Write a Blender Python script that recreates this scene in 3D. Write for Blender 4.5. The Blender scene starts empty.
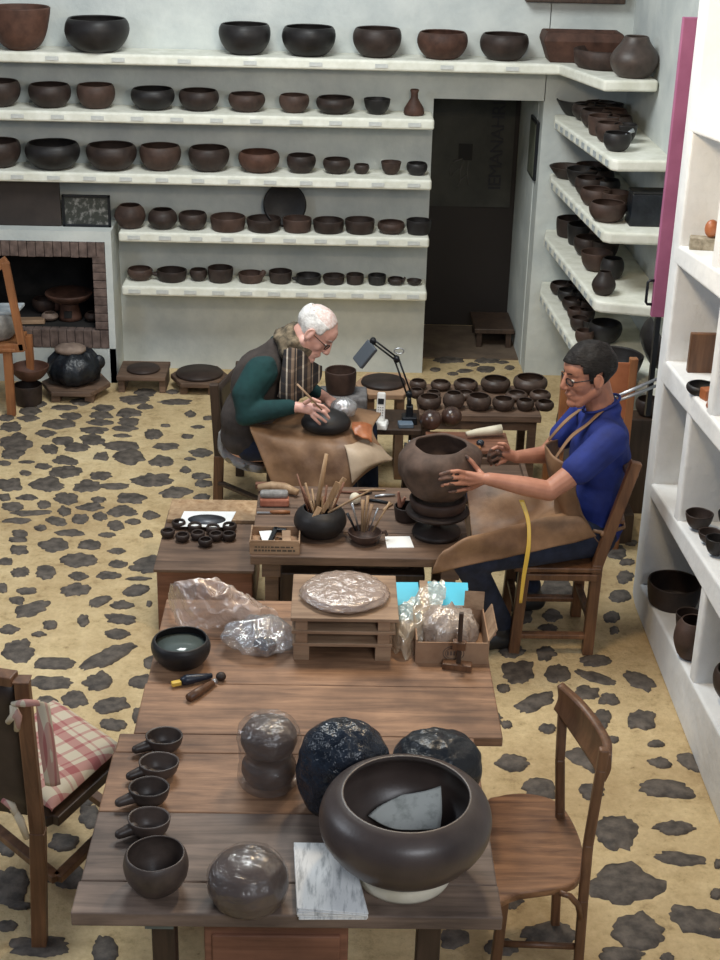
import bpy, bmesh, math, random
from mathutils import Vector, Matrix, Euler, noise
C = bpy.context.scene.collection
random.seed(7)
PI = math.pi
# ---------------------------------------------------------------- camera model
CH, CF = 3.1, 1440.0
CP, CPSI, CRHO = math.radians(23.6), math.radians(1.3), math.radians(1.5)
FW = Vector((math.sin(CPSI)*math.cos(CP), math.cos(CPSI)*math.cos(CP), -math.sin(CP)))
R0 = Vector((math.cos(CPSI), -math.sin(CPSI), 0)); U0 = R0.cross(FW)
CR = R0*math.cos(CRHO)+U0*math.sin(CRHO); CU = U0*math.cos(CRHO)-R0*math.sin(CRHO)
CAM = Vector((0, 0, CH))
def ray(px, py): return FW+CR*((px-360)/CF)+CU*((480-py)/CF)
def Zp(px, py, z):                       # point of the horizontal plane z seen at a photo pixel
    d = ray(px, py); return CAM+d*((z-CH)/d.z)
def Yp(px, py, y):
    d = ray(px, py); return CAM+d*(y/d.y)
def Xp(px, py, x):
    d = ray(px, py); return CAM+d*(x/d.x)
def depth(p): return (Vector(p)-CAM).dot(FW)
cd = bpy.data.cameras.new('camera'); cam = bpy.data.objects.new('camera', cd); C.objects.link(cam)
m = Matrix((CR, CU, -FW)).transposed().to_4x4(); m.translation = CAM
cam.matrix_world = m
cd.sensor_fit = 'VERTICAL'; cd.sensor_height = 36; cd.lens = 54; cd.clip_start = .05; cd.clip_end = 60
bpy.context.scene.camera = cam
# ---------------------------------------------------------------- materials
MATS = {}
def newmat(name):
    mt = bpy.data.materials.new(name); mt.use_nodes = True
    nt = mt.node_tree; b = nt.nodes['Principled BSDF']; MATS[name] = mt
    return mt, nt, b
def N(nt, t, **kw):
    n = nt.nodes.new(t)
    for k, v in kw.items():
        if k.startswith('_'): setattr(n, k[1:], v)
        else: n.inputs[k.replace('__', ' ')].default_value = v
    return n
def coords(nt, sc=(1, 1, 1), rot=(0, 0, 0)):
    tc = N(nt, 'ShaderNodeTexCoord'); mp = N(nt, 'ShaderNodeMapping')
    mp.inputs['Scale'].default_value = sc; mp.inputs['Rotation'].default_value = rot
    nt.links.new(tc.outputs['Object'], mp.inputs['Vector']); return mp.outputs['Vector']
def ramp(nt, fac, stops):
    r = N(nt, 'ShaderNodeValToRGB'); e = r.color_ramp.elements
    while len(e) < len(stops): e.new(.5)
    for i, (p, c) in enumerate(stops): e[i].position = p; e[i].color = (c[0], c[1], c[2], 1)
    nt.links.new(fac, r.inputs['Fac']); return r.outputs['Color']
def bumpn(nt, b, h, strength=.3, dist=.01):
    bp = N(nt, 'ShaderNodeBump', Strength=strength, Distance=dist)
    nt.links.new(h, bp.inputs['Height']); nt.links.new(bp.outputs['Normal'], b.inputs['Normal'])
def sc(c, k): return tuple(x*k for x in c)
def mottled(name, c1, c2, scale=12, rough=.8, bump=.2, dist=.004, metal=0, stretch=(1, 1, 1), detail=6, spec=.5, p=(.35, .65), sheen=0):
    mt, nt, b = newmat(name)
    v = coords(nt, stretch); n = N(nt, 'ShaderNodeTexNoise', Scale=scale, Detail=detail, Roughness=.6)
    nt.links.new(v, n.inputs['Vector'])
    nt.links.new(ramp(nt, n.outputs['Fac'], [(p[0], c1), (p[1], c2)]), b.inputs['Base Color'])
    b.inputs['Roughness'].default_value = rough; b.inputs['Metallic'].default_value = metal
    b.inputs['Specular IOR Level'].default_value = spec
    if bump: bumpn(nt, b, n.outputs['Fac'], bump, dist)
    return mt
def wood(name, c1, c2, axis='x', rough=.6, scale=1.0, dirt=None):
    mt, nt, b = newmat(name)
    s = {'x': (1.2, 14, 14), 'y': (14, 1.2, 14), 'z': (14, 14, 1.2)}[axis]
    v = coords(nt, tuple(q*scale for q in s))
    n = N(nt, 'ShaderNodeTexNoise', Scale=2.2, Detail=8, Roughness=.65, Distortion=.6); nt.links.new(v, n.inputs['Vector'])
    c = ramp(nt, n.outputs['Fac'], [(.3, c1), (.68, c2)])
    v2 = coords(nt); n2 = N(nt, 'ShaderNodeTexNoise', Scale=4, Detail=5); nt.links.new(v2, n2.inputs['Vector'])
    mx = N(nt, 'ShaderNodeMix', _data_type='RGBA', _blend_type='MULTIPLY'); mx.inputs[0].default_value = 1
    nt.links.new(c, mx.inputs[6])
    nt.links.new(ramp(nt, n2.outputs['Fac'], [(.3, dirt or (.55, .55, .56)), (.62, (1, 1, 1))]), mx.inputs[7])
    nt.links.new(mx.outputs[2], b.inputs['Base Color']); b.inputs['Roughness'].default_value = rough
    bumpn(nt, b, n.outputs['Fac'], .25, .003); return mt
def mortar_mat():
    mt, nt, b = newmat('cream_mortar'); v = coords(nt)
    n1 = N(nt, 'ShaderNodeTexNoise', Scale=1.1, Detail=6, Roughness=.6); n2 = N(nt, 'ShaderNodeTexNoise', Scale=9, Detail=12, Roughness=.72); n3 = N(nt, 'ShaderNodeTexNoise', Scale=38, Detail=6, Roughness=.7)
    for n in (n1, n2, n3): nt.links.new(v, n.inputs['Vector'])
    c = ramp(nt, n1.outputs['Fac'], [(.30, (.50, .35, .18)), (.58, (.80, .63, .36)), (.8, (.88, .74, .48))])
    d = ramp(nt, n2.outputs['Fac'], [(.30, (.50, .44, .38)), (.44, (.88, .86, .82)), (.6, (1, 1, 1))]); e = ramp(nt, n3.outputs['Fac'], [(.28, (.45, .36, .28)), (.36, (.92, .9, .88)), (.6, (1.05, 1.05, 1.05))])
    m1 = N(nt, 'ShaderNodeMix', _data_type='RGBA', _blend_type='MULTIPLY'); m2 = N(nt, 'ShaderNodeMix', _data_type='RGBA', _blend_type='MULTIPLY'); m1.inputs[0].default_value = m2.inputs[0].default_value = 1
    nt.links.new(c, m1.inputs[6]); nt.links.new(d, m1.inputs[7]); nt.links.new(m1.outputs[2], m2.inputs[6]); nt.links.new(e, m2.inputs[7]); nt.links.new(m2.outputs[2], b.inputs['Base Color'])
    b.inputs['Roughness'].default_value = .85; bumpn(nt, b, n2.outputs['Fac'], .9, .03); return mt
def plain(name, c, rough=.6, metal=0, spec=.5):
    mt, nt, b = newmat(name); b.inputs['Base Color'].default_value = (*c, 1)
    b.inputs['Roughness'].default_value = rough; b.inputs['Metallic'].default_value = metal
    b.inputs['Specular IOR Level'].default_value = spec; return mt
def clearplastic(name, tint, alpha, rough=.10, gl=.10, bs=24, fz=.45):
    mt, nt, b = newmat(name)
    out = nt.nodes['Material Output']; tr = N(nt, 'ShaderNodeBsdfTransparent'); tr.inputs[0].default_value = (.95, .95, .95, 1)
    b.inputs['Base Color'].default_value = (*tint, 1); b.inputs['Roughness'].default_value = .4
    gs = N(nt, 'ShaderNodeBsdfGlossy', Roughness=rough)
    v = coords(nt); n = N(nt, 'ShaderNodeTexNoise', Scale=bs, Detail=4, Distortion=1.6); nt.links.new(v, n.inputs['Vector'])
    bp = N(nt, 'ShaderNodeBump', Strength=.8, Distance=.012); nt.links.new(n.outputs['Fac'], bp.inputs['Height'])
    for q in (b, gs): nt.links.new(bp.outputs['Normal'], q.inputs['Normal'])
    lw = N(nt, 'ShaderNodeLayerWeight', Blend=.3); nt.links.new(bp.outputs['Normal'], lw.inputs['Normal'])
    m1 = N(nt, 'ShaderNodeMixShader', Fac=alpha); nt.links.new(tr.outputs[0], m1.inputs[1]); nt.links.new(b.outputs[0], m1.inputs[2])
    ma = N(nt, 'ShaderNodeMath', _operation='MULTIPLY_ADD'); ma.inputs[1].default_value = fz; ma.inputs[2].default_value = gl
    nt.links.new(lw.outputs['Facing'], ma.inputs[0]); ma.use_clamp = True
    mx = N(nt, 'ShaderNodeMixShader'); nt.links.new(ma.outputs[0], mx.inputs[0])
    nt.links.new(m1.outputs[0], mx.inputs[1]); nt.links.new(gs.outputs[0], mx.inputs[2]); nt.links.new(mx.outputs[0], out.inputs['Surface'])
    return mt
def clay(name, c, rough=.55, coat=0.0):
    mt, nt, b = newmat(name)
    v = coords(nt); n = N(nt, 'ShaderNodeTexNoise', Scale=14, Detail=6, Roughness=.6); nt.links.new(v, n.inputs['Vector'])
    oi = N(nt, 'ShaderNodeObjectInfo')
    ad = N(nt, 'ShaderNodeMath', _operation='MULTIPLY_ADD'); ad.inputs[1].default_value = .22; ad.inputs[2].default_value = -.11
    nt.links.new(oi.outputs['Random'], ad.inputs[0])
    a2 = N(nt, 'ShaderNodeMath', _operation='ADD'); nt.links.new(n.outputs['Fac'], a2.inputs[0]); nt.links.new(ad.outputs[0], a2.inputs[1])
    nt.links.new(ramp(nt, a2.outputs[0], [(.28, sc(c, .55)), (.5, c), (.75, sc(c, 1.5))]), b.inputs['Base Color'])
    v2 = coords(nt, (1, 1, 30)); n2 = N(nt, 'ShaderNodeTexNoise', Scale=6, Detail=3); nt.links.new(v2, n2.inputs['Vector'])
    bumpn(nt, b, n2.outputs['Fac'], .18, .004)
    b.inputs['Specular IOR Level'].default_value = .35; b.inputs['Roughness'].default_value = rough; b.inputs['Coat Weight'].default_value = coat; b.inputs['Coat Roughness'].default_value = .35
    return mt
PLASTER = mottled('white_plaster', (.50, .54, .53), (.64, .67, .64), 3.5, .9, .5, .03)  # darker and cooler than the shelves; under-shelf shade put into the colour
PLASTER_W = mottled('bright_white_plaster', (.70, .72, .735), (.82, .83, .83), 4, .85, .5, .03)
SHELFW = mottled('whitewashed_shelf', (.68, .68, .58), (.86, .86, .77), 9, .85, .3, .006)
MORTAR = mortar_mat()
STONE = mottled('basalt_stone', (.050, .041, .034), (.140, .115, .094), 24, .7, .7, .008, detail=10)
DIRTFLOOR = mottled('hall_floor', (.10, .07, .05), (.18, .13, .09), 5, .8, .2)
SOOT = mottled('soot', (.006, .006, .006), (.02, .018, .017), 8, .95, .3)
CL_BLACK = clay('black_clay', (.016, .014, .014), .5, .06)
CL_DARK = clay('dark_brown_clay', (.034, .022, .018), .55, .04)
CL_BROWN = clay('brown_clay', (.058, .034, .026), .6, .02)
CL_RED = clay('reddish_clay', (.080, .038, .026), .65)
CL_WET = clay('wet_clay', (.068, .044, .034), .45)
CL_RAW = mottled('raw_clay', (.060, .037, .027), (.115, .072, .053), 16, .75, .5, .006)
CL_GREY = clay('greyish_clay', (.066, .048, .040), .45, .1)
CL_PALE = mottled('pale_clay', (.17, .12, .095), (.29, .215, .17), 14, .7, .3, .004)
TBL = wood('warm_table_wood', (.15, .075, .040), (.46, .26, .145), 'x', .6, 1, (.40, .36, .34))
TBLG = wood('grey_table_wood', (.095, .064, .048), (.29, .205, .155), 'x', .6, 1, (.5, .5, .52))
WD_DARK = wood('dark_stained_wood', (.030, .018, .012), (.085, .050, .032), 'z', .5)
WD_CHAIR = wood('brown_chair_wood', (.085, .036, .017), (.24, .115, .055), 'z', .45)
WD_SEAT = wood('worn_seat_wood', (.12, .048, .022), (.46, .235, .115), 'x', .38, 1.2)
WD_MID = wood('workbench_wood', (.085, .050, .033), (.24, .15, .10), 'x', .65)
WD_ORANGE = wood('orange_wood', (.26, .095, .035), (.42, .18, .07), 'z', .5)
WD_RED = wood('reddish_crate_wood', (.14, .055, .03), (.30, .135, .08), 'x', .6)
WD_PALE = wood('pale_pine', (.24, .14, .08), (.48, .32, .20), 'x', .65)
WD_TOOL = wood('tool_wood', (.30, .17, .08), (.58, .40, .24), 'z', .6)
BRICK = mottled('brick', (.085, .058, .05), (.19, .135, .115), 18, .85, .5)
CLOTHR = plain('bwhite', (.9, .9, .88), .7)
PAPER = mottled('paper', (.72, .74, .74), (.88, .9, .9), 8, .8, .1)
SKIN = mottled('skin_tan', (.38, .165, .105), (.50, .235, .155), 12, .5, .1, .002)
SKIN_PALE = mottled('skin_pale', (.62, .33, .26), (.78, .47, .40), 12, .45, .1, .002)
HAIR_DARK = mottled('dark_greying_hair', (.006, .005, .005), (.022, .019, .018), 60, .6, .8, .006, stretch=(1, 1, 3), spec=.25)
HAIR_WHITE = mottled('white_hair', (.55, .53, .51), (.8, .79, .77), 70, .6, .8, .004)
BLUE = mottled('royal_blue_cotton', (.006, .015, .115), (.011, .029, .215), 6, .8, .5, .015)
GREEN = mottled('dark_green_wool', (.003, .026, .028), (.007, .052, .052), 7, .9, .5, .015)
VEST = mottled('dark_brown_fleece', (.030, .023, .020), (.060, .047, .042), 9, .95, .4, .01)
APRON = mottled('tan_leather', (.115, .058, .030), (.33, .19, .10), 3.6, .55, .5, .02, detail=8)
APRONL = mottled('pale_leather', (.34, .24, .16), (.55, .43, .31), 4, .55, .4, .02)
JEANS = mottled('dark_jeans', (.006, .010, .025), (.016, .024, .055), 18, .85, .3)
JEANSB = mottled('blue_jeans', (.004, .007, .018), (.009, .017, .045), 18, .85, .3)  # navy darkened all over; shadow at the hip put into the colour
SHOE = plain('black_shoe', (.012, .012, .013), .5)
GREYCLOTH = mottled('grey_cushion_cloth', (.22, .21, .2), (.42, .41, .39), 10, .9, .6, .015)
LEATHER_O = mottled('orange_leather', (.28, .085, .03), (.45, .16, .065), 5, .4, .3, .01)
LEATHER_D = mottled('dark_leather', (.022, .014, .012), (.05, .032, .026), 7, .4, .3, .01)
METAL_B = plain('black_metal', (.012, .014, .018), .35, .3)
METAL_G = plain('grey_metal', (.45, .47, .50), .35, .8)
WHITEP = plain('white_plastic', (.82, .82, .80), .35)
PURPLE = mottled('purple_paint', (.33, .10, .20), (.42, .14, .26), 5, .55, .1)
CARD = mottled('cardboard', (.25, .14, .08), (.40, .25, .15), 7, .85, .2)
CREAM = mottled('cream_foam', (.62, .56, .42), (.78, .72, .58), 10, .8, .3)
CYAN = plain('cyan_folder', (.06, .52, .72), .45)
GREYSTONE = mottled('grey_block', (.10, .095, .095), (.20, .19, .19), 30, .9, .6)
BAGBLACK = mottled('black_bag_plastic', (.006, .009, .016), (.022, .030, .045), 20, .24, .8, .02, detail=4)
BAGBLACK2 = mottled('matt_black_bag', (.004, .006, .010), (.012, .016, .022), 14, .38, .6, .02, detail=4)
CLEARP = clearplastic('clear_plastic', (.80, .82, .86), .22, .12, .16)
PINKP = clearplastic('milky_pink_plastic', (.66, .48, .38), .50, .16, .10)
MILKP = clearplastic('milky_crumpled_plastic', (.55, .43, .34), .78, .16, .10)
JARP = clearplastic('cling_plastic', (.36, .29, .26), .16, .16, .035, 18, .15)
GLASSG = clearplastic('green_bottle_glass', (.10, .18, .05), .45, .08, .1)
LENS = clearplastic('spectacle_lens', (.75, .8, .85), .03, .05, .04)
PINKCL = mottled('pink_cloth', (.55, .33, .32), (.72, .48, .46), 8, .9, .4)
YELLOW = plain('yellow_plastic', (.75, .50, .08), .4)
LABELF = mottled('pale_label', (.50, .52, .50), (.66, .67, .64), 30, .8, 0)
LABELP = mottled('faded_label', (.30, .34, .36), (.52, .56, .56), 30, .8, 0)
INK = plain('dark_ink', (.03, .03, .035), .8)
WATER = plain('murky_water', (.10, .125, .12), .08)
# ---------------------------------------------------------------- mesh builder
class MB:
    def __init__(s): s.v = []; s.f = []; s.sm = []
    def add(s, vs, fs, M=None, smooth=True):
        o = len(s.v)
        for v in vs:
            v = Vector(v); s.v.append(M @ v if M else v)
        for f in fs: s.f.append([i+o for i in f]); s.sm.append(smooth)
        return s
    def box(s, c, d, M=None, rot=None, taper=1.0):
        x, y, z = d[0]/2, d[1]/2, d[2]/2; T = Matrix.Translation(c)
        if rot: T = T @ Euler(rot).to_matrix().to_4x4()
        if M: T = M @ T
        vs = [(-x, -y, -z), (x, -y, -z), (x, y, -z), (-x, y, -z)]+[(a*taper, b*taper, z) for a, b in ((-x, -y), (x, -y), (x, y), (-x, y))]
        return s.add(vs, [(0, 3, 2, 1), (4, 5, 6, 7), (0, 1, 5, 4), (1, 2, 6, 5), (2, 3, 7, 6), (3, 0, 4, 7)], T, False)
    def beam(s, a, b, w, h, up=(0, 0, 1)):           # rectangular bar from a to b
        a, b = Vector(a), Vector(b); d = (b-a); L = d.length; d.normalize(); u = Vector(up)
        sx = d.cross(u)
        if sx.length < 1e-3: sx = d.cross(Vector((1, 0, 0)))
        sx.normalize(); u = sx.cross(d)
        M = Matrix((d, sx, u)).transposed().to_4x4(); M.translation = (a+b)/2
        return s.box((0, 0, 0), (L, w, h), M)
    def prism(s, pts, z0, z1, M=None, smooth=False):  # pts in plan, ccw; z0/z1 a number or a list
        n = len(pts); g = lambda z, i: z[i] if isinstance(z, (list, tuple)) else z
        vs = [(p[0], p[1], g(z0, i)) for i, p in enumerate(pts)]+[(p[0], p[1], g(z1, i)) for i, p in enumerate(pts)]
        return s.add(vs, [tuple(range(n-1, -1, -1)), tuple(range(n, 2*n))]+[(i, (i+1) % n, n+(i+1) % n, n+i) for i in range(n)], M, smooth)
    def lathe(s, prof, seg=40, M=None, wob=0, seed=0, sx=1, sy=1):
        vs = []; fs = []; ring = []
        for (r, z) in prof:
            if r < 1e-5: ring.append([len(vs)]); vs.append((0, 0, z)); continue
            k = []
            for i in range(seg):
                a = 2*PI*i/seg
                q = 1+wob*noise.noise(Vector((math.cos(a)*1.3+seed, math.sin(a)*1.3, z*6)))
                k.append(len(vs)); vs.append((r*q*math.cos(a)*sx, r*q*math.sin(a)*sy, z))
            ring.append(k)
        for A, B in zip(ring, ring[1:]):
            for i in range(seg):
                j = (i+1) % seg
                if len(A) == 1 and len(B) == 1: break
                if len(A) == 1: fs.append((A[0], B[j], B[i]))
                elif len(B) == 1: fs.append((A[i], A[j], B[0]))
                else: fs.append((A[i], A[j], B[j], B[i]))
        return s.add(vs, fs, M)
    def cyl(s, a, b, r0, r1=None, seg=16):
        a, b = Vector(a), Vector(b); r1 = r0 if r1 is None else r1; d = b-a; L = d.length
        M = d.to_track_quat('Z', 'Y').to_matrix().to_4x4(); M.translation = a
        e = min(r0, r1, L/2)*.15
        return s.lathe([(0, 0), (r0-e, 0), (r0, e), (r1, L-e), (r1-e, L), (0, L)], seg, M)
    def capsule(s, a, b, r0, r1, seg=14):
        a, b = Vector(a), Vector(b); d = b-a; L = max(d.length, 1e-4)
        M = d.to_track_quat('Z', 'Y').to_matrix().to_4x4(); M.translation = a
        pr = [(0, -r0)]+[(r0*math.cos(t), r0*math.sin(t)) for t in (-1.2, -.8, -.4, 0)]+[(r1*math.cos(t), L+r1*math.sin(t)) for t in (0, .4, .8, 1.2)]+[(0, L+r1)]
        return s.lathe(pr, seg, M)
    def chain(s, pts, rs, seg=14):
        for i in range(len(pts)-1): s.capsule(pts[i], pts[i+1], rs[i], rs[i+1], seg)
        return s
    def ell(s, c, r, M=None, rot=None, seg=20):
        T = Matrix.Translation(c)
        if rot: T = T @ Euler(rot).to_matrix().to_4x4()
        T = T @ Matrix.Diagonal((*r, 1))
        if M: T = M @ T
        return s.lathe([(math.sin(PI*i/12), -math.cos(PI*i/12)) for i in range(13)], seg, T)
    def tube(s, pts, r, seg=10, closed=False):
        P = [Vector(p) for p in pts]; n = len(P); vs = []; fs = []; up = None
        for i, p in enumerate(P):
            d = (P[(i+1) % n]-P[i-1]) if closed else (P[min(i+1, n-1)]-P[max(i-1, 0)])
            d.normalize()
            if up is None: up = Vector((0, 0, 1)) if abs(d.z) < .9 else Vector((1, 0, 0))
            sx = d.cross(up).normalized(); up = sx.cross(d).normalized()
            rr = r[i] if isinstance(r, (list, tuple)) else r
            for k in range(seg):
                a = 2*PI*k/seg; vs.append(p+sx*rr*math.cos(a)+up*rr*math.sin(a))
        for i in range(n if closed else n-1):
            j = (i+1) % n
            for k in range(seg):
                l = (k+1) % seg; fs.append((i*seg+k, i*seg+l, j*seg+l, j*seg+k))
        if not closed: fs.append(tuple(range(seg-1, -1, -1))); fs.append(tuple((n-1)*seg+k for k in range(seg)))
        return s.add(vs, fs)
    def grid(s, rows, sub=5, closed=False, M=None):   # Catmull-Rom patch through rows of points
        def cr(p0, p1, p2, p3, t): return .5*((2*p1)+(p2-p0)*t+(2*p0-5*p1+4*p2-p3)*t*t+(3*p1-p0-3*p2+p3)*t**3)
        def line(P, sub):
            P = [Vector(p) for p in P]; o = []
            for i in range(len(P)-1):
                a = P[max(i-1, 0)]; d = P[min(i+2, len(P)-1)]
                for k in range(sub): o.append(cr(a, P[i], P[i+1], d, k/sub))
            return o+[P[-1]]
        R = [line(r, sub) for r in rows]; cols = list(zip(*R)); G = [line(c, sub) for c in cols]   # G[col][row]
        nc, nr = len(G), len(G[0]); vs = [p for c in G for p in c]
        fs = [(i*nr+j, (i+1)*nr+j, (i+1)*nr+j+1, i*nr+j+1) for i in range(nc-1) for j in range(nr-1)]
        return s.add(vs, fs, M)
    def disp(s, fn):
        s.v = [fn(v) for v in s.v]; return s
    def wrinkle(s, amp, freq, seed=0, z0=None):       # crumpled plastic: ridged noise along the normal from the centre
        c = sum(s.v, Vector())/len(s.v)
        def f(v):
            d = (v-c); L = d.length
            if L < 1e-6: return v
            n = 1-2*abs(noise.noise(v*freq+Vector((seed, 3, 1))))
            n2 = 1-2*abs(noise.noise(v*freq*2.3+Vector((seed, 9, 4))))
            q = v+d/L*amp*(n*.65+n2*.35-.5)
            if z0 is not None and q.z < z0: q.z = z0
            return q
        return s.disp(f)
    def mesh(s, name):
        me = bpy.data.meshes.new(name); me.from_pydata([tuple(v) for v in s.v], [], s.f)
        me.polygons.foreach_set('use_smooth', s.sm); me.update(); return me
    def obj(s, name, mat, parent=None, world=False, bevel=0, remesh=0, smooth=0, subd=0, solid=0, fixn=True, bseg=2):
        if world and parent is not None:
            o = parent.location; s.v = [v-o for v in s.v]
        me = s.mesh(name)
        if fixn:
            bm = bmesh.new(); bm.from_mesh(me); bmesh.ops.recalc_face_normals(bm, faces=bm.faces); bm.to_mesh(me); bm.free()
        ob = bpy.data.objects.new(name, me); C.objects.link(ob)
        if bevel:
            k = ob.modifiers.new('b', 'BEVEL'); k.width = bevel; k.segments = bseg; k.limit_method = 'ANGLE'
        if remesh:
            k = ob.modifiers.new('r', 'REMESH'); k.mode = 'VOXEL'; k.voxel_size = remesh; k.use_smooth_shade = True
        if smooth:
            k = ob.modifiers.new('s', 'SMOOTH'); k.iterations = smooth; k.factor = .5
        if subd:
            k = ob.modifiers.new('u', 'SUBSURF'); k.levels = k.render_levels = subd
        if solid:
            k = ob.modifiers.new('t', 'SOLIDIFY'); k.thickness = solid; k.offset = 0
        if bevel or remesh or smooth or subd or solid:
            dg = bpy.context.evaluated_depsgraph_get(); dg.update()
            nm = bpy.data.meshes.new_from_object(ob.evaluated_get(dg)); nm.name = name
            ob.modifiers.clear(); ob.data = nm; bpy.data.meshes.remove(me); me = nm
        me.materials.clear(); me.materials.append(mat)
        if parent is not None: ob.parent = parent
        return ob
def tag(o, label, cat, group=None, kind=None):
    if label: o['label'] = label
    if cat: o['category'] = cat
    if group: o['group'] = group
    if kind: o['kind'] = kind
    return o
def thing(name, label, cat, loc=(0, 0, 0), rz=0, group=None):
    o = bpy.data.objects.new(name, None); C.objects.link(o); o.empty_display_size = .05
    o.location = loc; o.rotation_euler = (0, 0, rz); return tag(o, label, cat, group)
def one(mb, name, mat, label, cat, loc=(0, 0, 0), rz=0, group=None, **kw):   # a thing that is one mesh
    o = mb.obj(name, mat, **kw); o.location = loc; o.rotation_euler = (0, 0, rz); return tag(o, label, cat, group)
def struct(name, mb, mat, parent=None, **kw):
    o = mb.obj(name, mat, parent, **kw); o['kind'] = 'structure'; return o
def setmat(o, mat, test):                             # second material on faces that pass the test
    o.data.materials.append(mat)
    for p in o.data.polygons:
        if test(p): p.material_index = len(o.data.materials)-1
ORD = ['leftmost', 'second from left', 'third from left', 'fourth from left', 'fifth from left', 'sixth from left', 'seventh from left', 'eighth from left', 'ninth from left', 'tenth from left', 'eleventh from left', 'twelfth from left']
# ---------------------------------------------------------------- bowls
KIND = {
 'round': ([(.5, 0), (.72, .12), (.92, .38), (1, .66), (.97, .88), (.90, 1)], .90, .5),
 'open': ([(.42, 0), (.66, .14), (.86, .42), (.97, .8), (1, 1)], 1, .42),
 'straight': ([(.76, 0), (.88, .06), (.96, .4), (1, .8), (.99, 1)], .99, .76),
 'globe': ([(.45, 0), (.74, .12), (.96, .38), (1, .56), (.9, .82), (.68, 1)], .68, .45),
 'flare': ([(.5, 0), (.62, .15), (.8, .5), (1, 1)], 1, .5),
 'cup': ([(.5, 0), (.78, .12), (.97, .42), (1, .6), (.95, .82), (.80, 1)], .80, .5),
 'vase': ([(.55, 0), (.8, .12), (1, .38), (.92, .6), (.62, .85), (.5, 1)], .5, .55),
 'shallow': ([(.3, 0), (.6, .12), (.9, .6), (1, 1)], 1, .3)}
def bowl_profile(kind, R, H, wall=None):
    pts, mo, ba = KIND[kind]; wall = wall or max(.005, R*.07)
    P = [Vector((a*R, b*H, 0)) for a, b in pts]; o = []
    for i in range(len(P)-1):
        a, b, c, d = P[max(i-1, 0)], P[i], P[i+1], P[min(i+2, len(P)-1)]
        for k in range(5):
            t = k/5; o.append(.5*((2*b)+(c-a)*t+(2*a-5*b+4*c-d)*t*t+(3*b-a-3*c+d)*t**3))
    o.append(P[-1]); out = [(0, 0)]+[(p.x, p.y) for p in o]
    rim = o[-1]; out.append((rim.x-wall*.5, rim.y+wall*.35))
    for p in reversed(o):
        if p.y > wall*1.2: out.append((max(p.x-wall, .004), p.y if p.y < rim.y else rim.y-.001))
    out += [(max(o[0].x-wall, .01)*.9, wall), (0, wall)]
    return out
def bowl_mb(kind, R, H, wall=None, seed=0, seg=40, wob=.05): return MB().lathe(bowl_profile(kind, R, H, wall), seg, wob=wob, seed=seed)
def bowl_dims(x0, x1, yt, yb, kind, p, D):
    t = depth(p); d = (p-CAM).normalized(); se = -d.z; ce = math.sqrt(1-se*se); pts, mo, ba = KIND[kind]
    return max(((yb-yt)*t/CF-.5*D*(mo+ba)*se)/ce, D*.28)
SEED = [0]
def bowl_px(x0, x1, yt, yb, z, kind, mat, name, label, cat, group, Yc=None, scale=1, ymax=None):
    pts, mo, ba = KIND[kind]; xc = (x0+x1)/2
    if Yc is None:
        f = Zp(xc, yb, z); D = (x1-x0)*depth(f)/CF; f2 = f+Vector((0, D*ba/2, 0)); Yc = f2.y
    p = Yp(xc, (yt+yb)/2, Yc); D = (x1-x0)*depth(p)/CF*scale
    if ymax is not None and Yc+D/2*1.06 > ymax: Yc = ymax-D/2*1.06; p = Yp(xc, (yt+yb)/2, Yc); D = (x1-x0)*depth(p)/CF*scale
    H = bowl_dims(x0, x1, yt, yb, kind, p, D); SEED[0] += 1.7
    o = one(bowl_mb(kind, D/2, H, seed=SEED[0]), name, mat, label, cat, (p.x, Yc, z), random.uniform(0, 6), group)
    return o, p, D, H
# ================================================================ SETTING
fl = struct('floor', MB().box((0, 4.2, -.05), (8, 11.4, .1)), MORTAR)
STN = []      # paving stones of the floor: (centre x, centre y, width, height, slant) seen in the photo
def stones(s, ox, oy, L): STN.extend([(ox+a/s, oy+b/s, w/s, h/s, (r[0] if r else 0)) for a, b, w, h, *r in L])
stones(4.5, 0, 380, [(655,56,100,32),(605,90,135,38),(650,122,65,22),(360,100,90,30),(178,110,60,30),(465,127,110,25),(455,160,100,32),(580,150,110,36),(575,190,90,36),(447,193,115,24),(320,163,105,30),(135,143,100,38),(30,172,65,26),(48,212,95,40),(130,175,90,25),(285,125,110,22),(425,228,110,26),(563,220,110,26),(550,252,70,14),(690,245,80,44),(205,242,90,34),(285,275,90,36),(415,270,105,44,.1),(545,298,155,42),(345,305,110,38),(225,312,70,46),(580,350,135,62),(455,345,65,30),(295,365,110,36,.1),(195,390,75,26),(115,420,55,22),(300,415,140,48),(455,433,90,34),(215,472,160,60),(45,472,100,56),(390,480,115,50),(510,480,135,28),(20,530,50,28),(125,530,95,26),(300,535,115,52),(445,540,65,26),(590,535,135,44),(55,572,95,34),(200,563,60,34),(410,574,110,34),(550,592,120,52),(145,600,165,24,-.04),(290,592,60,40),(450,615,60,34),(80,635,125,22),(255,637,95,38,.15),(360,627,75,40),(182,668,55,28),(520,655,70,42),(600,640,65,24),(88,692,68,34),(315,690,125,28),(480,700,70,20),(680,610,80,34),(660,695,60,34),(70,285,150,90),(55,335,100,50),(260,200,150,40),(20,375,60,20),(120,372,70,10)])
stones(4.5, 100, 370, [(335,145,140,26),(405,200,48,28),(485,218,40,18),(440,258,60,14),(295,252,42,12),(395,300,55,20),(300,345,100,30),(455,375,100,36),(275,412,115,50),(385,452,50,30),(240,497,190,64),(335,553,140,52,-.1),(455,480,80,26),(465,512,75,30),(460,575,75,30),(225,653,65,38),(405,402,50,12),(325,100,60,18)])
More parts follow.
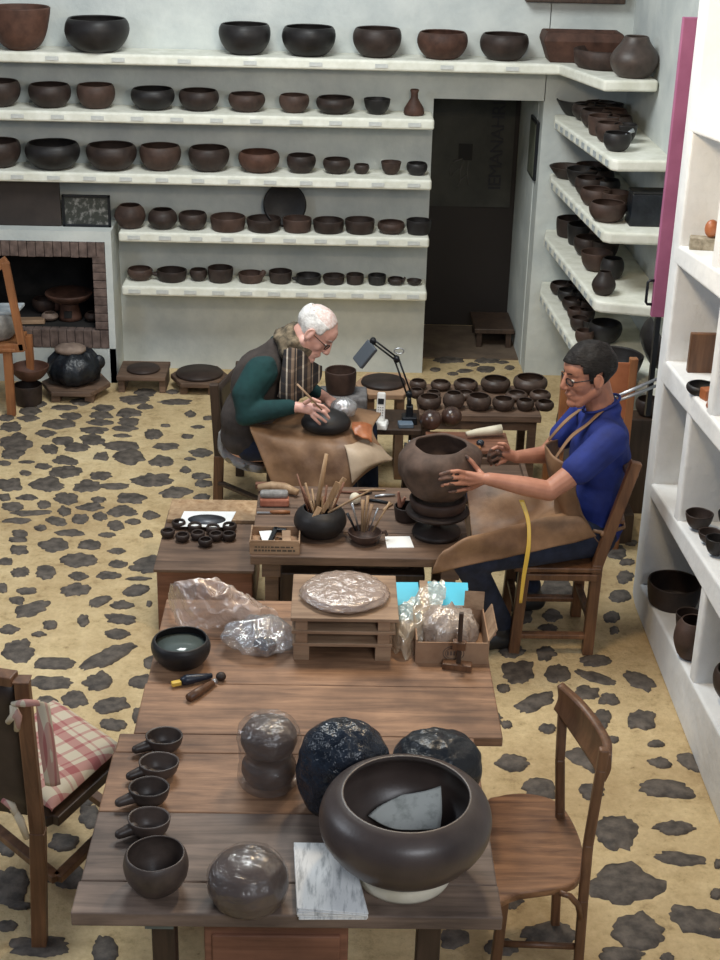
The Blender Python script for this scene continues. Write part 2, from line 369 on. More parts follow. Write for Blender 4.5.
stones(4.235, 0, 520, [(225,108,120,60),(380,108,85,38),(82,128,70,38),(495,133,75,24),(335,172,150,54),(500,188,75,30),(25,178,60,30),(85,222,75,38,-.1),(195,222,85,52),(330,240,80,34),(465,236,100,30),(590,205,90,24),(585,250,110,16),(12,290,40,40),(115,303,80,24),(320,298,120,48,-.1),(575,300,110,46,-.1),(72,342,65,30),(420,347,105,36,-.3),(515,363,95,36),(632,357,24,24),(135,378,150,56,-.25),(352,425,50,48),(512,422,125,42,.08),(212,447,55,34),(40,465,90,40),(495,485,105,44),(80,555,125,90),(230,610,160,46),(460,580,245,62,-.4),(640,605,60,46),(415,685,120,64,-.15),(215,690,185,50),(605,685,110,50),(165,487,60,20),(20,662,40,14),(75,85,70,20)])
stones(3, 0, 660, [(225,118,75,45),(335,137,90,42,-.15),(420,170,40,40),(340,195,75,32),(140,125,55,28),(250,420,80,40),(270,470,60,60),(190,550,80,46),(30,680,100,100),(210,655,120,60),(315,870,70,80),(120,862,160,56),(60,740,60,20),(20,800,60,30),(380,700,60,40),(60,450,70,30),(20,560,60,50)])
stones(3, 480, 520, [(225,205,110,60),(410,98,60,44),(440,128,40,18),(435,172,50,36),(420,230,65,36),(395,293,45,32),(402,332,28,24),(215,288,60,34),(205,325,60,24),(200,400,55,42),(345,424,90,30),(115,457,88,60),(232,462,68,50),(345,473,122,26,.28),(480,485,88,40,.4),(70,507,34,22),(320,520,70,38),(388,540,55,30),(160,550,108,42,-.35),(365,595,50,50),(485,603,70,52),(80,615,30,22),(203,627,48,26),(400,660,30,20),(528,673,45,18),(540,730,62,30,.2),(632,730,88,42,.5),(95,730,95,46),(315,720,108,50,.5),(180,805,90,55,.3),(560,810,155,46,.1),(335,815,70,44),(455,70,35,16),(125,290,60,50),(95,395,70,36),(30,350,60,40)])
stones(4.5, 560, 760, [(245,330,175,140,.3),(510,310,170,56),(525,445,215,54,.12),(290,562,310,160),(350,775,215,145),(620,725,225,110,.25),(270,880,180,64),(480,890,60,40),(710,470,30,40),(705,605,50,40)])
stones(2.483, 430, 660, [(295,682,125,52),(180,715,70,40),(60,690,60,50),(200,600,60,30)])
stones(4, 420, 340, [(115,80,110,24),(265,82,100,24),(265,118,70,22),(360,112,40,20),(60,120,40,14),(130,137,40,10),(180,125,60,14),(210,100,50,14),(330,90,50,12)])
rs = random.Random(3)
for i in range(26): STN.append((rs.uniform(130, 480), rs.uniform(560, 900), rs.uniform(24, 50), rs.uniform(12, 24), rs.uniform(-.3, .3)))
sm = MB()
for k, (px, py, w, h, a) in enumerate(STN):
    n = 40; ring = []; ee = rs.choice((.8, .9, 1.0, 1.15, 1.3)) if w > h*1.3 else .85
    f = 1.10 if py > 640 else 1.04
    for i in range(n):
        t = 2*PI*i/n; e = ee
        c, s = math.cos(t), math.sin(t); c = math.copysign(abs(c)**e, c); s = math.copysign(abs(s)**e, s)
        q = f*(1.03+.30*noise.noise(Vector((math.cos(t)*1.2+k*3.7, math.sin(t)*1.2, k)))+.24*noise.noise(Vector((math.cos(t)*3.0+k, math.sin(t)*3.0, k*2.1)))+.12*noise.noise(Vector((math.cos(t)*8+k, math.sin(t)*8, k*1.3))))
        x, y = w/2*c*q, h/2*s*q; x, y = x*math.cos(a)-y*math.sin(a), x*math.sin(a)+y*math.cos(a)
        p = Zp(px+x, py+y, 0); ring.append(p)
    c = sum(ring, Vector())/n; hh = .004+.004*((k*7) % 5)/5
    r2 = [c+(p-c)*.93+Vector((0, 0, hh)) for p in ring]
    r3 = [c+(p-c)*.6+Vector((0, 0, hh+.004+.003*noise.noise(p*9))) for p in ring]
    r0 = [p+Vector((0, 0, -.004)) for p in ring]
    vs = r0+r2+r3+[c+Vector((0, 0, hh+.005))]
    fs = [(i, (i+1) % n, n+(i+1) % n, n+i) for i in range(n)]+[(n+i, n+(i+1) % n, 2*n+(i+1) % n, 2*n+i) for i in range(n)]+[(2*n+i, 2*n+(i+1) % n, 3*n) for i in range(n)]
    sm.add(vs, fs)
o = sm.obj('paving_stones', STONE, fl); o['kind'] = 'structure'

YB = 8.85; YF = 8.55; ZT = 3.0
SZ = [2.0, 1.67, 1.315, .965, .63]
wb = MB()
wb.box(((-3.2+.585)/2, YB+.1, (.95+ZT)/2), (3.785, .2, ZT-.95))           # upper wall left of the doorway
wb.box(((-1.36+.585)/2, YB+.1, .475), (1.945, .2, .95))
wb.box((.92, YB+.1, (1.745+ZT)/2), (.67, .2, ZT-1.745))                     # over the doorway
wb.box((1.60, YB+.1, ZT/2), (.70, .2, ZT))                                   # right of the doorway
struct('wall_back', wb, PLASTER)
hl = MB(); hl.box((.56, 9.5, .9), (.05, .9, 1.9)); hl.box((1.27, 9.5, .9), (.05, .9, 1.9)); hl.box((.91, 9.5, 1.86), (.75, 1.0, .05))
hw = struct('wall_hall', hl, PLASTER)
# fireplace: plastered block with a brick-framed opening and a mantel
xo0, xo1, zo0, zo1 = -2.6, -1.475, .345, .80
fb = MB(); fb.box(((-3.2-1.345)/2, (YF+YB)/2+.0, zo0/2-.06), (1.855, .3, zo0-.12)); fb.box(((-3.2-1.345)/2, (YF+YB)/2, (.90+.965)/2), (1.855, .3, .065))
fb.box((-1.364, (YF+YB)/2, .45), (.040, .3, .9)); fb.box((-2.95, (YF+YB)/2, .45), (.5, .3, .9))
struct('wall_fireplace', fb, PLASTER)
bk = MB(); r2 = random.Random(5)
for i in range(28):                                                         # soldier courses above and below
    x = -1.386-.052*i-.026
    bk.box((x, YF+.045, .850+r2.uniform(-.002, .002)), (.049, .10+r2.uniform(0, .004), .094)); bk.box((x, YF+.03, .285), (.049, .07, .115))
for i in range(9): bk.box((-1.425, YF+.045, .375+.052*i), (.078, .10, .049))
bk2 = MB().box((-2.1, YF+.055, .850), (1.43, .085, .09)).box((-2.1, YF+.035, .285), (1.43, .06, .11)).box((-1.425, YF+.055, .58), (.07, .085, .48))
struct('trim_fireplace_bricks', bk, BRICK, bevel=.004); struct('trim_fireplace_mortar', bk2, mottled('dark_mortar', (.07, .055, .048), (.14, .11, .10), 20, .9, .3))
st = MB(); st.box((-2.15, 9.32, .6), (1.6, .06, 1.0)); st.box((-2.15, 8.95, .315), (1.6, .70, .05)); st.box((-2.2, 8.66, .14), (1.5, .06, .28)); st.box((-1.42, 9.06, .6), (.06, .5, .6)); st.box((-2.15, 9.05, .93), (1.6, .5, .05)); st.box((-2.7,9.05,.6),(.06,.5,.6))
struct('wall_hearth', st, SOOT)
# shelves on the back wall
def shelf(name, pts, z, label, cat='shelf', th=.062, grp='whitewashed wall shelves'):
    o = one(MB().prism(pts, -th, 0), name, SHELFW, label, cat, (0, 0, z), 0, None, bevel=.014, bseg=3)
    return o
def tags_on(o, a, b, z, n, w=.05, h=.028, off=.004, grp=None, skip=0):
    a, b = Vector(a), Vector(b); d = (b-a).normalized(); nrm = Vector((d.y, -d.x))
    for i in range(n):
        if skip and (i*7) % skip == 0: continue
        c = a+(b-a)*((i+.5)/n); c = c+nrm*off
        L = MB().box((0, 0, 0), (w, .003, h)).obj('price_label', LABELF if w > .06 else LABELP, o); L.location = (c.x, c.y, -.032); L.rotation_euler = (0, 0, math.atan2(d.y, d.x))
XL = -3.1; XR = .575
ws = []
tp = [(XL, YF), (1.28, YF), (1.44, 7.95), (1.74, 7.98), (1.74, YB), (XL, YB)]
ws.append(shelf('wall_shelf', tp, SZ[0], 'topmost long white shelf running along the back wall and turning the corner to the right'))
ws.append(shelf('wall_shelf', [(XL, YF), (XR, YF), (XR, YB), (XL, YB)], SZ[1], 'second highest long white shelf left of the doorway, with the small bottle at its end'))
ws.append(shelf('wall_shelf', [(XL, YF), (XR, YF), (XR, YB), (XL, YB)], SZ[2], 'third highest long white shelf left of the doorway, just above the framed picture'))
ws.append(shelf('wall_shelf', [(-1.30, YF), (XR, YF), (XR, YB), (-1.30, YB)], SZ[3], 'shorter white shelf beside the mantel carrying the upright round plate'))
ws.append(shelf('wall_shelf', [(-1.295, YF), (XR, YF), (XR, YB), (-1.295, YB)], SZ[4], 'lowest white shelf on the back wall, above the head of the old potter'))
for o, a, n in ((ws[0], -2.2, 9), (ws[1], -2.2, 12), (ws[2], -2.2, 13), (ws[3], -1.3, 10), (ws[4], -1.3, 11)):
    tags_on(o, (a, YF), (XR if o is not ws[0] else 1.2, YF), 0, n, .075, .022)
# right-hand corner shelves
def rshelf(z, zi, far, near, rt, label, n):
    pts = [far, (near[0], near[1]+.03), (near[0]+.03, near[1]), rt, (1.76, YB), (1.32, YB)]
    o = shelf('corner_shelf', pts, z, label); tags_on(o, far, (near[0], near[1]+.03), z, n, .05, .03, .003, skip=0); return o
RS = [(SZ[1], (1.295, 8.66), (1.425, 7.45), (1.755, 7.47)), (SZ[2], (1.30, 8.68), (1.40, 7.35), (1.755, 7.33)), (SZ[3], (1.285, 8.65), (1.375, 7.27), (1.755, 7.18)), (SZ[4], (1.275, 8.6), (1.34, 7.3), (1.755, 6.75))]
lab = ['highest corner shelf right of the doorway with grey labels, holding the pot with spoon', 'corner shelf with the black box at its near end', 'corner shelf level with the handle of the purple door', 'lowest corner shelf behind the seated man in blue']
rsh = [rshelf(r[0], i, r[1], r[2], r[3], lab[i], 10) for i, r in enumerate(RS)]
wr = MB(); wr.prism([(1.755, 6.04), (1.95, 6.04), (1.95, YB+.2), (1.745, YB+.2)], 0, ZT)
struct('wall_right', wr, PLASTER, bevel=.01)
# lower plinth under the corner shelves
# near right wall with niches: slabs and uprights seen against the face x = 1.38
XN, XB = 1.385, 1.71
nw = MB()
nw.prism([(XB, 2.2), (XB+.2, 2.2), (XB+.2, 6.04), (XB, 6.04)], 0, 3.3)      # back of the niches
colp = [(XN, 5.66), (XN+.002, 5.74), (XN+.012, 5.83), (XN+.035, 5.91), (XN+.08, 5.98), (XN+.16, 6.03), (XB+.2, 6.05), (XB+.2, 5.66)]
nw.prism(list(reversed(colp)), 0, 3.3)
def slab(t0, t1, b0, b1, ynear=3.4):
    (p, q), (r, s) = (Xp(*t0, XN), Xp(*t1, XN)), (Xp(*b0, XN), Xp(*b1, XN))
    def zat(a, b, y): return a.z+(b.z-a.z)*(y-a.y)/(b.y-a.y)
    yf = 5.72; zt = [zat(p, q, y) for y in (ynear, yf)]; zb = [zat(r, s, y) for y in (ynear, yf)]
    nw.prism([(XN, ynear), (XB+.05, ynear), (XB+.05, yf), (XN, yf)], [zb[0], zb[0], zb[1], zb[1]], [zt[0], zt[0], zt[1], zt[1]])
    return lambda y: zat(p, q, y)
sill2 = slab((653.8, 487), (702.6, 560), (657.5, 511), (684, 558))
sill3 = slab((677.5, 375.6), (710, 416), (668, 391), (720, 454))
sill4 = slab((687, 250.6), (715, 268), (680.6, 269), (720, 300.6))
sill5 = slab((704.6, 110), (720, 117), (700, 136.5), (720, 144))
L0, L1 = Xp(650, 603, XN), Xp(720, 735, XN)
zl = lambda y: L0.z+(L1.z-L0.z)*(y-L0.y)/(L1.y-L0.y)
nw.prism([(XN, 3.4), (XB+.05, 3.4), (XB+.05, 5.72), (XN, 5.72)], 0, [zl(3.4), zl(3.4), zl(5.72), zl(5.72)])
def upright(px, py, z0, z1, w=.075):
    y = Xp(px, py, XN).y; nw.prism([(XN+.004, y-w), (XB+.05, y-w), (XB+.05, y), (XN+.004, y)], z0(y)-.03, z1(y))
upright(690, 660, zl, sill2); upright(678, 470, sill2, sill3); upright(706, 400, sill3, sill4); upright(713, 240, sill4, sill5, .09)
upright(740, 640, sill2, sill3)
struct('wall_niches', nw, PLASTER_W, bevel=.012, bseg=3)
# dark door at the end of the hall with hanging banner and painted emblem
dr = struct('door_1', MB().box((.88, 9.93, .85), (.78, .05, 1.75)), plain('dark_door_paint', (.018, .013, .011), .6))
MB().box((.86, 9.895, 1.26), (.70, .02, .80)).obj('upper_panel', mottled('grey_green_panel', (.035, .036, .03), (.06, .06, .05), 5, .7, 0), dr)
def stroke(mb, pts, r): mb.tube(pts, r, 6)
em = MB(); em.box((.885, 9.882, 1.235), (.095, .004, .11)); o = em.obj('emblem', plain('emblem_dark', (.014, .013, .012), .8), dr)
em = MB()
for a, b, c in (((.80, 1.16), (.87, 1.19), .006), ((.79, 1.07), (.80, 1.16), .005), ((.86, 1.02), (.875, 1.18), .005), ((.92, 1.01), (.91, 1.18), .005), ((.84, .99), (.90, 1.08), .005), ((.80, 1.07), (.85, 1.12), .004)):
    em.tube([(a[0], 9.882, a[1]), ((a[0]+b[0])/2-.012, 9.881, (a[1]+b[1])/2), (b[0], 9.882, b[1])], c, 6)
em.obj('emblem_ribbons', plain('emblem_grey', (.10, .10, .09), .8), dr)
fc = bpy.data.curves.new('door_lettering', 'FONT'); fc.body = 'IEMANAHRI'; fc.size = .125; fc.extrude = .002; fc.align_x = 'CENTER'; fc.align_y = 'CENTER'; fc.space_character = .9
ft = bpy.data.objects.new('door_lettering', fc); C.objects.link(ft); ft.rotation_euler = (PI/2, -PI/2, 0); ft.location = (1.10, 9.88, 1.28)
dg = bpy.context.evaluated_depsgraph_get(); dg.update(); me = bpy.data.meshes.new_from_object(ft.evaluated_get(dg)); bpy.data.objects.remove(ft)
ft = bpy.data.objects.new('lettering', me); C.objects.link(ft); ft.rotation_euler = (PI/2, -PI/2, 0); ft.location = (1.10, 9.88, 1.28); ft.parent = dr
me.materials.clear(); me.materials.append(INK)
hf = struct('floor_hall', MB().box((.92, 9.5, .004), (.66, .72, .012)), DIRTFLOOR)
fr = thing('hall_picture', 'narrow grey-green framed panel on the right side of the doorway passage', 'picture', (1.24, 9.1, 1.42))
MB().box((0, 0, 0), (.02, .30, .36)).obj('frame', METAL_B, fr, bevel=.004); MB().box((-.011, 0, 0), (.004, .26, .32)).obj('panel', mottled('olive_panel', (.10, .11, .08), (.16, .17, .13), 6, .4, 0), fr)
t = thing('low_bench', 'low dark wooden bench at the end of the doorway passage', 'bench', (1.10, 9.55, .01))
MB().box((0, 0, .12), (.27, .40, .035)).obj('bench_top', WD_DARK, t, bevel=.005)
for sx in (-.1, .1):
    for sy in (-.16, .16): MB().box((sx, sy, .051), (.035, .035, .102)).obj('leg', WD_DARK, t)
# purple door leaf with handle
pd0, pd1 = Yp(650.5, 316, 6.25), Yp(683.5, 17, 6.25); xw = 1.752-pd0.x
t = thing('purple_door', 'narrow purple painted door leaf beside the white niche wall', 'door', (pd0.x+xw/2, 6.25, pd0.z))
MB().box((0, 0, (pd1.z-pd0.z)/2), (xw, .035, pd1.z-pd0.z)).obj('door_leaf', PURPLE, t, bevel=.003)
MB().tube([(-xw/2+.002, 0, .055), (-xw/2-.020, 0, .055), (-xw/2-.028, 0, .065), (-xw/2-.028, 0, .155), (-xw/2-.020, 0, .165), (-xw/2+.002, 0, .165)], .0065).obj('handle', METAL_B, t)
MB().box((-xw/2+.035, .0, -.24), (.022, .03, .48)).obj('hinge_strap', METAL_B, t)
# ================================================================ BOWLS ON THE BACK-WALL SHELVES
B = {'k': CL_BLACK, 'd': CL_DARK, 'b': CL_BROWN, 'r': CL_RED}
COLN = {'k': 'black', 'd': 'dark brown', 'b': 'brown', 'r': 'reddish brown'}
ROWS = [
 (0, 'topmost wall shelf', [(-10,50.7,3,48,'open','r'),(65,129,14.7,51,'round','k'),(219,271,21.7,54.3,'round','k'),(282.3,336.3,24.3,56,'round','k'),(353,401.7,26.3,57.3,'round','d'),(417,468,28.3,57.5,'round','r'),(479.6,529,30.4,58.8,'round','d')]),
 (1, 'second wall shelf', [(-26,20.5,80,108.7,'round','d'),(28.7,70.7,84,110,'round','d'),(77,115.3,85.3,111.7,'round','b'),(130.7,175,89.3,113.7,'round','k'),(179.3,219.3,92,115.3,'round','d'),(228.3,265,95.3,116,'round','b'),(279,309,97,117,'round','b'),(315.7,354,99,118.3,'round','d'),(363.7,390,101.7,119.3,'open','k')]),
 (2, 'third wall shelf', [(-26,21,136,166.7,'round','d'),(26.3,80,137.7,169.3,'round','k'),(86.3,136.7,140.7,170.7,'round','d'),(139.3,181,143.7,172.3,'round','b'),(188.3,229.3,145.3,173,'round','d'),(238.3,280,149.7,174.3,'round','r'),(286.3,315.7,155,175.7,'round','d'),(323,350,159.3,176.7,'round','d'),(353.7,369.3,166.3,177.3,'round','d'),(380.7,401,161.7,176.7,'open','b'),(406,427.3,164.3,178.7,'round','k')]),
 (3, 'shelf beside the mantel', [(115,145.7,204,230,'globe','b'),(147.7,177.3,207.7,230,'globe','d'),(178.7,207.3,211.7,232,'round','d'),(210,245.5,212.7,233,'straight','b'),(247,281,214.5,233.5,'straight','d'),(282.6,312,215.7,234.4,'straight','b'),(313,344,217,235,'straight','d'),(345,375,217.3,236,'straight','d'),(377.3,405,221.6,236.8,'round','b'),(406.4,431,217.6,236,'straight','k')]),
 (4, 'lowest back-wall shelf', [(127.3,152.7,267,282.7,'round','b'),(157,186.7,267.7,284.7,'straight','d'),(190,207.3,271.7,286,'round','d'),(207.7,233.3,269.3,288.7,'straight','d'),(238.5,263.4,274,288.5,'straight','b'),(269,292,272,288.5,'straight','d'),(296,321.4,275,288.8,'straight','k'),(323,344.7,276,289,'straight','d'),(346,363.6,277,290.3,'straight','d'),(368,386,277,290.3,'straight','k'),(387.4,404,281,290.3,'round','d'),(406.4,421.7,283,290.3,'shallow','d')])]
SHP = {'open': 'open-mouthed', 'round': 'round-bellied', 'globe': 'nearly closed', 'straight': 'straight-sided', 'shallow': 'shallow'}
for ri, rn, L in ROWS:
    for i, (x0, x1, yt, yb, kd, c) in enumerate(L):
        sz = 'large' if x1-x0 > 46 else 'small' if x1-x0 < 28 else 'medium'
        spout = ri == 4 and i in (1, 4, 6, 10)
        lb = '%s %s %s bowl, %s on the %s' % (sz, COLN[c], SHP[kd], ORD[i], rn)
        if x0 < 0: lb = '%s %s clay bowl cut off by the left edge on the %s' % (sz, COLN[c], rn)
        o, p, D, H = bowl_px(x0, x1, yt, yb, SZ[ri], kd, B[c], 'clay_bowl', lb, 'bowl', 'bowls on the '+rn, Yc=8.665 if ri == 3 else 8.705, ymax=YB-.005)
        if ri == 4 and i == 1: MB().capsule((-D*.42, -.01, H*.55), (-D*.62, -.01, H*.62), .020, .010).obj('spout', B[c], o); o.rotation_euler = (0, 0, 0)
        if ri == 4 and i == 4: MB().capsule((D*.42, -.02, H*.75), (D*.5, -.02, H*1.15), .016, .018).obj('spout', B[c], o); o.rotation_euler = (0, 0, 0)
        if ri == 4 and i == 6: MB().capsule((-D*.42, -.02, H*.5), (-D*.60, -.03, H*.7), .018, .009).obj('spout', B[c], o); o.rotation_euler = (0, 0, 0)
        if ri == 4 and i == 10: MB().capsule((D*.40, -.02, H*.6), (D*.52, -.02, H*1.2), .010, .007).obj('spout', B[c], o); o.rotation_euler = (0, 0, 0)
p = Yp(414, 108, 8.70)
one(MB().lathe([(0, 0), (.055, 0), (.062, .012), (.058, .04), (.032, .082), (.022, .10), (.021, .125), (.027, .145), (.02, .15), (.014, .142), (.012, .10), (0, .1)], 28), 'clay_bottle', CL_RED, 'small reddish narrow-necked clay bottle at the right end of the second wall shelf', 'bottle', (p.x, 8.70, SZ[1]))
p = Yp(285, 208, 8.80)
one(MB().lathe([(0, 0), (.10, .004), (.128, .02), (.133, .03), (.12, .028), (.09, .014), (0, .012)], 48, Matrix.Rotation(math.radians(80), 4, 'X')), 'clay_plate', CL_BLACK, 'round black clay plate standing upright behind bowls, leaning on the wall', 'plate', (p.x, 8.795, SZ[3]+.131))
# large pots at the corner of the top shelf
p = Yp(584, 43, 8.55)
one(MB().add(*(lambda w0, w1, h, d0, d1, t: ([(-w0, -d0, 0), (w0, -d0, 0), (w0, d0, 0), (-w0, d0, 0), (-w1, -d1, h*.72), (w1, -d1, h*.72), (w1, d1, h*.72), (-w1, d1, h*.72), (-w1+.012, -d1+.012, h), (w1-.012, -d1+.012, h), (w1-.012, d1-.012, h), (-w1+.012, d1-.012, h), (-w1+t, -d1+t, h), (w1-t, -d1+t, h), (w1-t, d1-t, h), (-w1+t, d1-t, h), (-w0+t, -d0+t, t), (w0-t, -d0+t, t), (w0-t, d0-t, t), (-w0+t, d0-t, t)],
  [(3, 2, 1, 0)]+[(a+i, a+(i+1) % 4, a+4+(i+1) % 4, a+4+i) for a in (0, 4, 8, 12) for i in range(4)]+[(16, 17, 18, 19)]))(.19, .235, .17, .09, .12, .03), smooth=False), 'clay_basin', CL_RED, 'wide reddish-brown trough-shaped clay basin in the corner of the topmost shelf', 'basin', (p.x+.01, 8.70, SZ[0]), bevel=.014, bseg=3)
p = Yp(628, 60, 8.2)
tr_ = MB(); tr_.lathe([(0, 0), (.15, 0), (.175, .02), (.19, .10), (.176, .105), (.16, .03), (0, .02)], 40, wob=.04)
one(tr_, 'clay_tray', CL_BROWN, 'low brown clay dish behind the tapering jar on the topmost shelf', 'dish', (1.585, 8.27, SZ[0]), sx=1) if False else one(tr_, 'clay_tray', CL_BROWN, 'low brown clay dish behind the tapering jar on the topmost shelf', 'dish', (1.53, 8.44, SZ[0]))
bowl_px(611, 660, 29, 71, SZ[0], 'vase', CL_GREY, 'clay_jar', 'tapering grey-brown clay jar at the near end of the topmost shelf', 'jar', None, Yc=8.09)
# dark beam at the very top
p = Yp(575, 0, 8.8); one(MB().box((0, 0, 0), (.58, .08, .10)), 'lintel_beam', WD_DARK, 'dark wooden beam end on the back wall above the topmost shelf', 'beam', (p.x, 8.80, p.z+.035), bevel=.006)
# pots on the corner shelves: (x0,x1,ytop,ybase,kind,colour) from the far end to the near end
RR = [
 [(556,600,97,117,'flare','k'),(572,609,102,122,'round','d'),(580,614,108,129,'round','d'),(588,620,114,137,'straight','b'),(595,623,121,143,'round','b'),(603,631,131,152,'round','k')],
 [(549,588,163,180,'flare','d'),(566,600,166,188,'open','k'),(574,606,175,197,'round','d'),(580,612,186,207,'round','b'),(589,626,199,223,'round','b')],
 [(556,588,215,239,'straight','d'),(567,598,221,247,'straight','k'),(573,604,234,257,'round','d'),(580,612,248,272,'open','b'),(592,616,270,296,'vase','d')],
 [(550,574,280,296,'round','d'),(557,580,287,303,'round','k'),(562,585,296,312,'round','d'),(567,586,306,321,'round','b'),(570,589,315,332,'round','d'),(575,594,328,345,'round','b')]]
W4 = ['highest corner shelf', 'second corner shelf', 'third corner shelf', 'lowest corner shelf']
DEP = ['farthest', 'second from the wall', 'third from the wall', 'fourth from the wall', 'fifth from the wall', 'nearest the room']
for ri, L in enumerate(RR):
    for i, (x0, x1, yt, yb, kd, c) in enumerate(L):
        w = DEP[i] if i < len(L)-1 else 'nearest the room'
        bowl_px(x0, x1, yt, yb, RS[ri][0], kd, B[c], 'clay_pot', '%s clay pot, %s in the row on the %s' % (COLN[c], w, W4[ri]), 'pot', 'pots in a row on the '+W4[ri])
for ri, L in enumerate(RR):                            # a second, shorter line of pots along the wall side
    for i in range(len(L)-1):
        a_, b_ = L[i], L[i+1]; w_ = ((a_[1]-a_[0])+(b_[1]-b_[0]))*.5*.85; xc = (a_[0]+a_[1]+b_[0]+b_[1])/4+w_*.42+2; yt, yb = (a_[2]+b_[2])/2-3, (a_[3]+b_[3])/2-4
        bowl_px(xc-w_/2, xc+w_/2, yt, yb, RS[ri][0], ('round', 'open', 'cup')[(i+ri) % 3], (CL_DARK, CL_BLACK, CL_BROWN)[(i+2*ri) % 3], 'clay_pot', '%s pot, %s in the wall-side row on the %s' % (('round', 'open', 'rounded')[(i+ri) % 3], DEP[i], W4[ri]), 'pot', 'wall-side pots on the '+W4[ri], ymax=YB)
s = MB().tube([Yp(622, 139, 7.75), Yp(628, 133, 7.75), Yp(634, 130, 7.75)], [.006, .007, .012]).obj('metal_spoon', METAL_G); tag(s, 'small pale metal spoon sticking out of the dark pot on the highest corner shelf', 'spoon')
p = Zp(646, 227, SZ[2]); t = thing('black_box', 'black box with slanted sides standing at the near end of a corner shelf', 'box', (p.x+.01, p.y+.07, SZ[2]))
MB().box((0, 0, .085), (.20, .14, .17), taper=.93).obj('case', BAGBLACK2, t, bevel=.006); MB().box((0, 0, .176), (.19, .13, .012)).obj('lid', SHOE, t, bevel=.004)
# big dark vessels at the near end of the lowest corner shelf
for x0, x1, yt, yb, kd, c, lb in ((586,642,346,384,'open','k','very large black open bowl on the lowest corner shelf behind the man in blue'), (588,622,318,344,'round','k','black pot stacked behind the very large bowl on the lowest corner shelf')):
    bowl_px(x0, x1, yt, yb, SZ[4], kd, B[c], 'large_bowl', lb, 'bowl', None)
p = Zp(636, 372, SZ[4]); one(MB().lathe(bowl_profile('shallow', .15, .09), 40, Matrix.Rotation(math.radians(66), 4, 'Y') @ Matrix.Rotation(0, 4, 'Z')), 'leaning_dish', CL_BLACK, 'large black dish leaning on its side against the wall on the lowest corner shelf', 'dish', (1.60, 7.02, SZ[4]+.155))
# ================================================================ NICHE WALL CONTENTS
NG = 'bowls in the white niches'
def nb(x0, x1, yt, yb, z, kind, mat, label, Yc=None): return bowl_px(x0, x1, yt, yb, z, kind, mat, 'clay_bowl', label, 'bowl', None, Yc)
o, p, D, H = nb(647, 700, 570, 613, zl(5.4), 'straight', CL_DARK, 'very large flat-bottomed dark bowl in the lowest white niche')
nb(675, 703, 607, 640, zl(5.1), 'open', CL_DARK, 'dark bowl behind the reddish pot in the lowest white niche')
nb(673.5, 712, 614, 662, zl(4.95), 'globe', CL_BROWN, 'reddish-brown round pot nearest the divider in the lowest white niche')
nb(713, 762, 660, 705, zl(4.3), 'round', CL_DARK, 'dark bowl cut off by the right edge in the near low niche')
nb(685, 713, 507.5, 530, sill2(5.0), 'open', CL_DARK, 'small dark bowl with a pale clay crumb inside, on the white niche sill')
nb(698, 722, 527, 544, sill2(4.85), 'open', CL_DARK, 'dark bowl behind the nearest one on the white niche sill')
nb(705, 728, 533, 556, sill2(4.72), 'open', CL_BLACK, 'black bowl nearest the camera on the white niche sill')
nb(718, 750, 507, 530, sill2(4.75), 'open', CL_BLACK, 'black bowl cut off by the right edge on the white niche sill')
p = Yp(698, 514, 5.0); one(MB().ell((0, 0, .01), (.015, .011, .01)), 'clay_crumb', WD_PALE, 'small pale crumb lying in the little dark bowl on the niche sill', 'clay', (Zp(699, 515, sill2(5)+.05).x, 4.93, sill2(5.0)+.055)) if False else None
# third niche: board, bowl with paper, tiles
q = Zp(700, 385, sill3(5.2)); z = sill3(5.5)
one(MB().box((0, 0, .082), (.25, .03, .165)), 'wooden_board', WD_CHAIR, 'brown wooden board standing at the back of the middle niche', 'board', (1.56, 5.50, z), 0, bevel=.004)
nb(686, 716, 380, 397, sill3(5.3), 'round', CL_BLACK, 'black bowl holding a white paper in the middle niche')
pb = Yp(703, 381, 5.28); one(MB().prism([(-.05, -.012), (.055, -.02), (.06, .02), (-.01, .035)], 0, .006), 'folded_paper', PAPER, 'white folded paper lying over the black bowl in the middle niche', 'paper', (pb.x, pb.y, pb.z), rz=.3); 
z = sill3(5.12); p = Zp(710, 399, z); one(MB().box((0, 0, .022), (.07, .05, .044)), 'terracotta_block', LEATHER_O, 'small orange terracotta block beside the black bowl in the middle niche', 'block', (p.x, p.y, z), .3, bevel=.005)
z = sill3(5.02); p = Zp(708, 411, z); one(MB().lathe([(0, 0), (.022, 0), (.03, .02), (.024, .045), (0, .055)], 20), 'terracotta_lump', LEATHER_O, 'small rounded terracotta lump at the edge of the middle niche', 'lump', (p.x+.02, p.y, z))
z = sill4(5.55); p = Zp(703, 249, z); t = thing('carved_block', 'small grey carved stone block on the upper white niche sill', 'block', (p.x, p.y, z), -.2)
MB().box((0, 0, .024), (.11, .06, .048)).obj('block', mottled('grey_beige_stone', (.2, .17, .12), (.42, .38, .3), 40, .9, .5), t, bevel=.004)
one(MB().ell((0, 0, 0), (.028, .028, .036)).ell((.016, 0, -.012), (.022, .02, .02)), 'clay_figure', LEATHER_O, 'rounded terracotta knob sitting on the grey carved block', 'figure', (p.x+.025, p.y, z+.048+.034))
p = Xp(722, 100, 1.55); nbz = sill5(4.8)
one(bowl_mb('round', .09, .10), 'clay_bowl', CL_DARK, 'dark round bowl cut off by the right edge in the topmost niche', 'bowl', (1.62, 5.25, nbz))
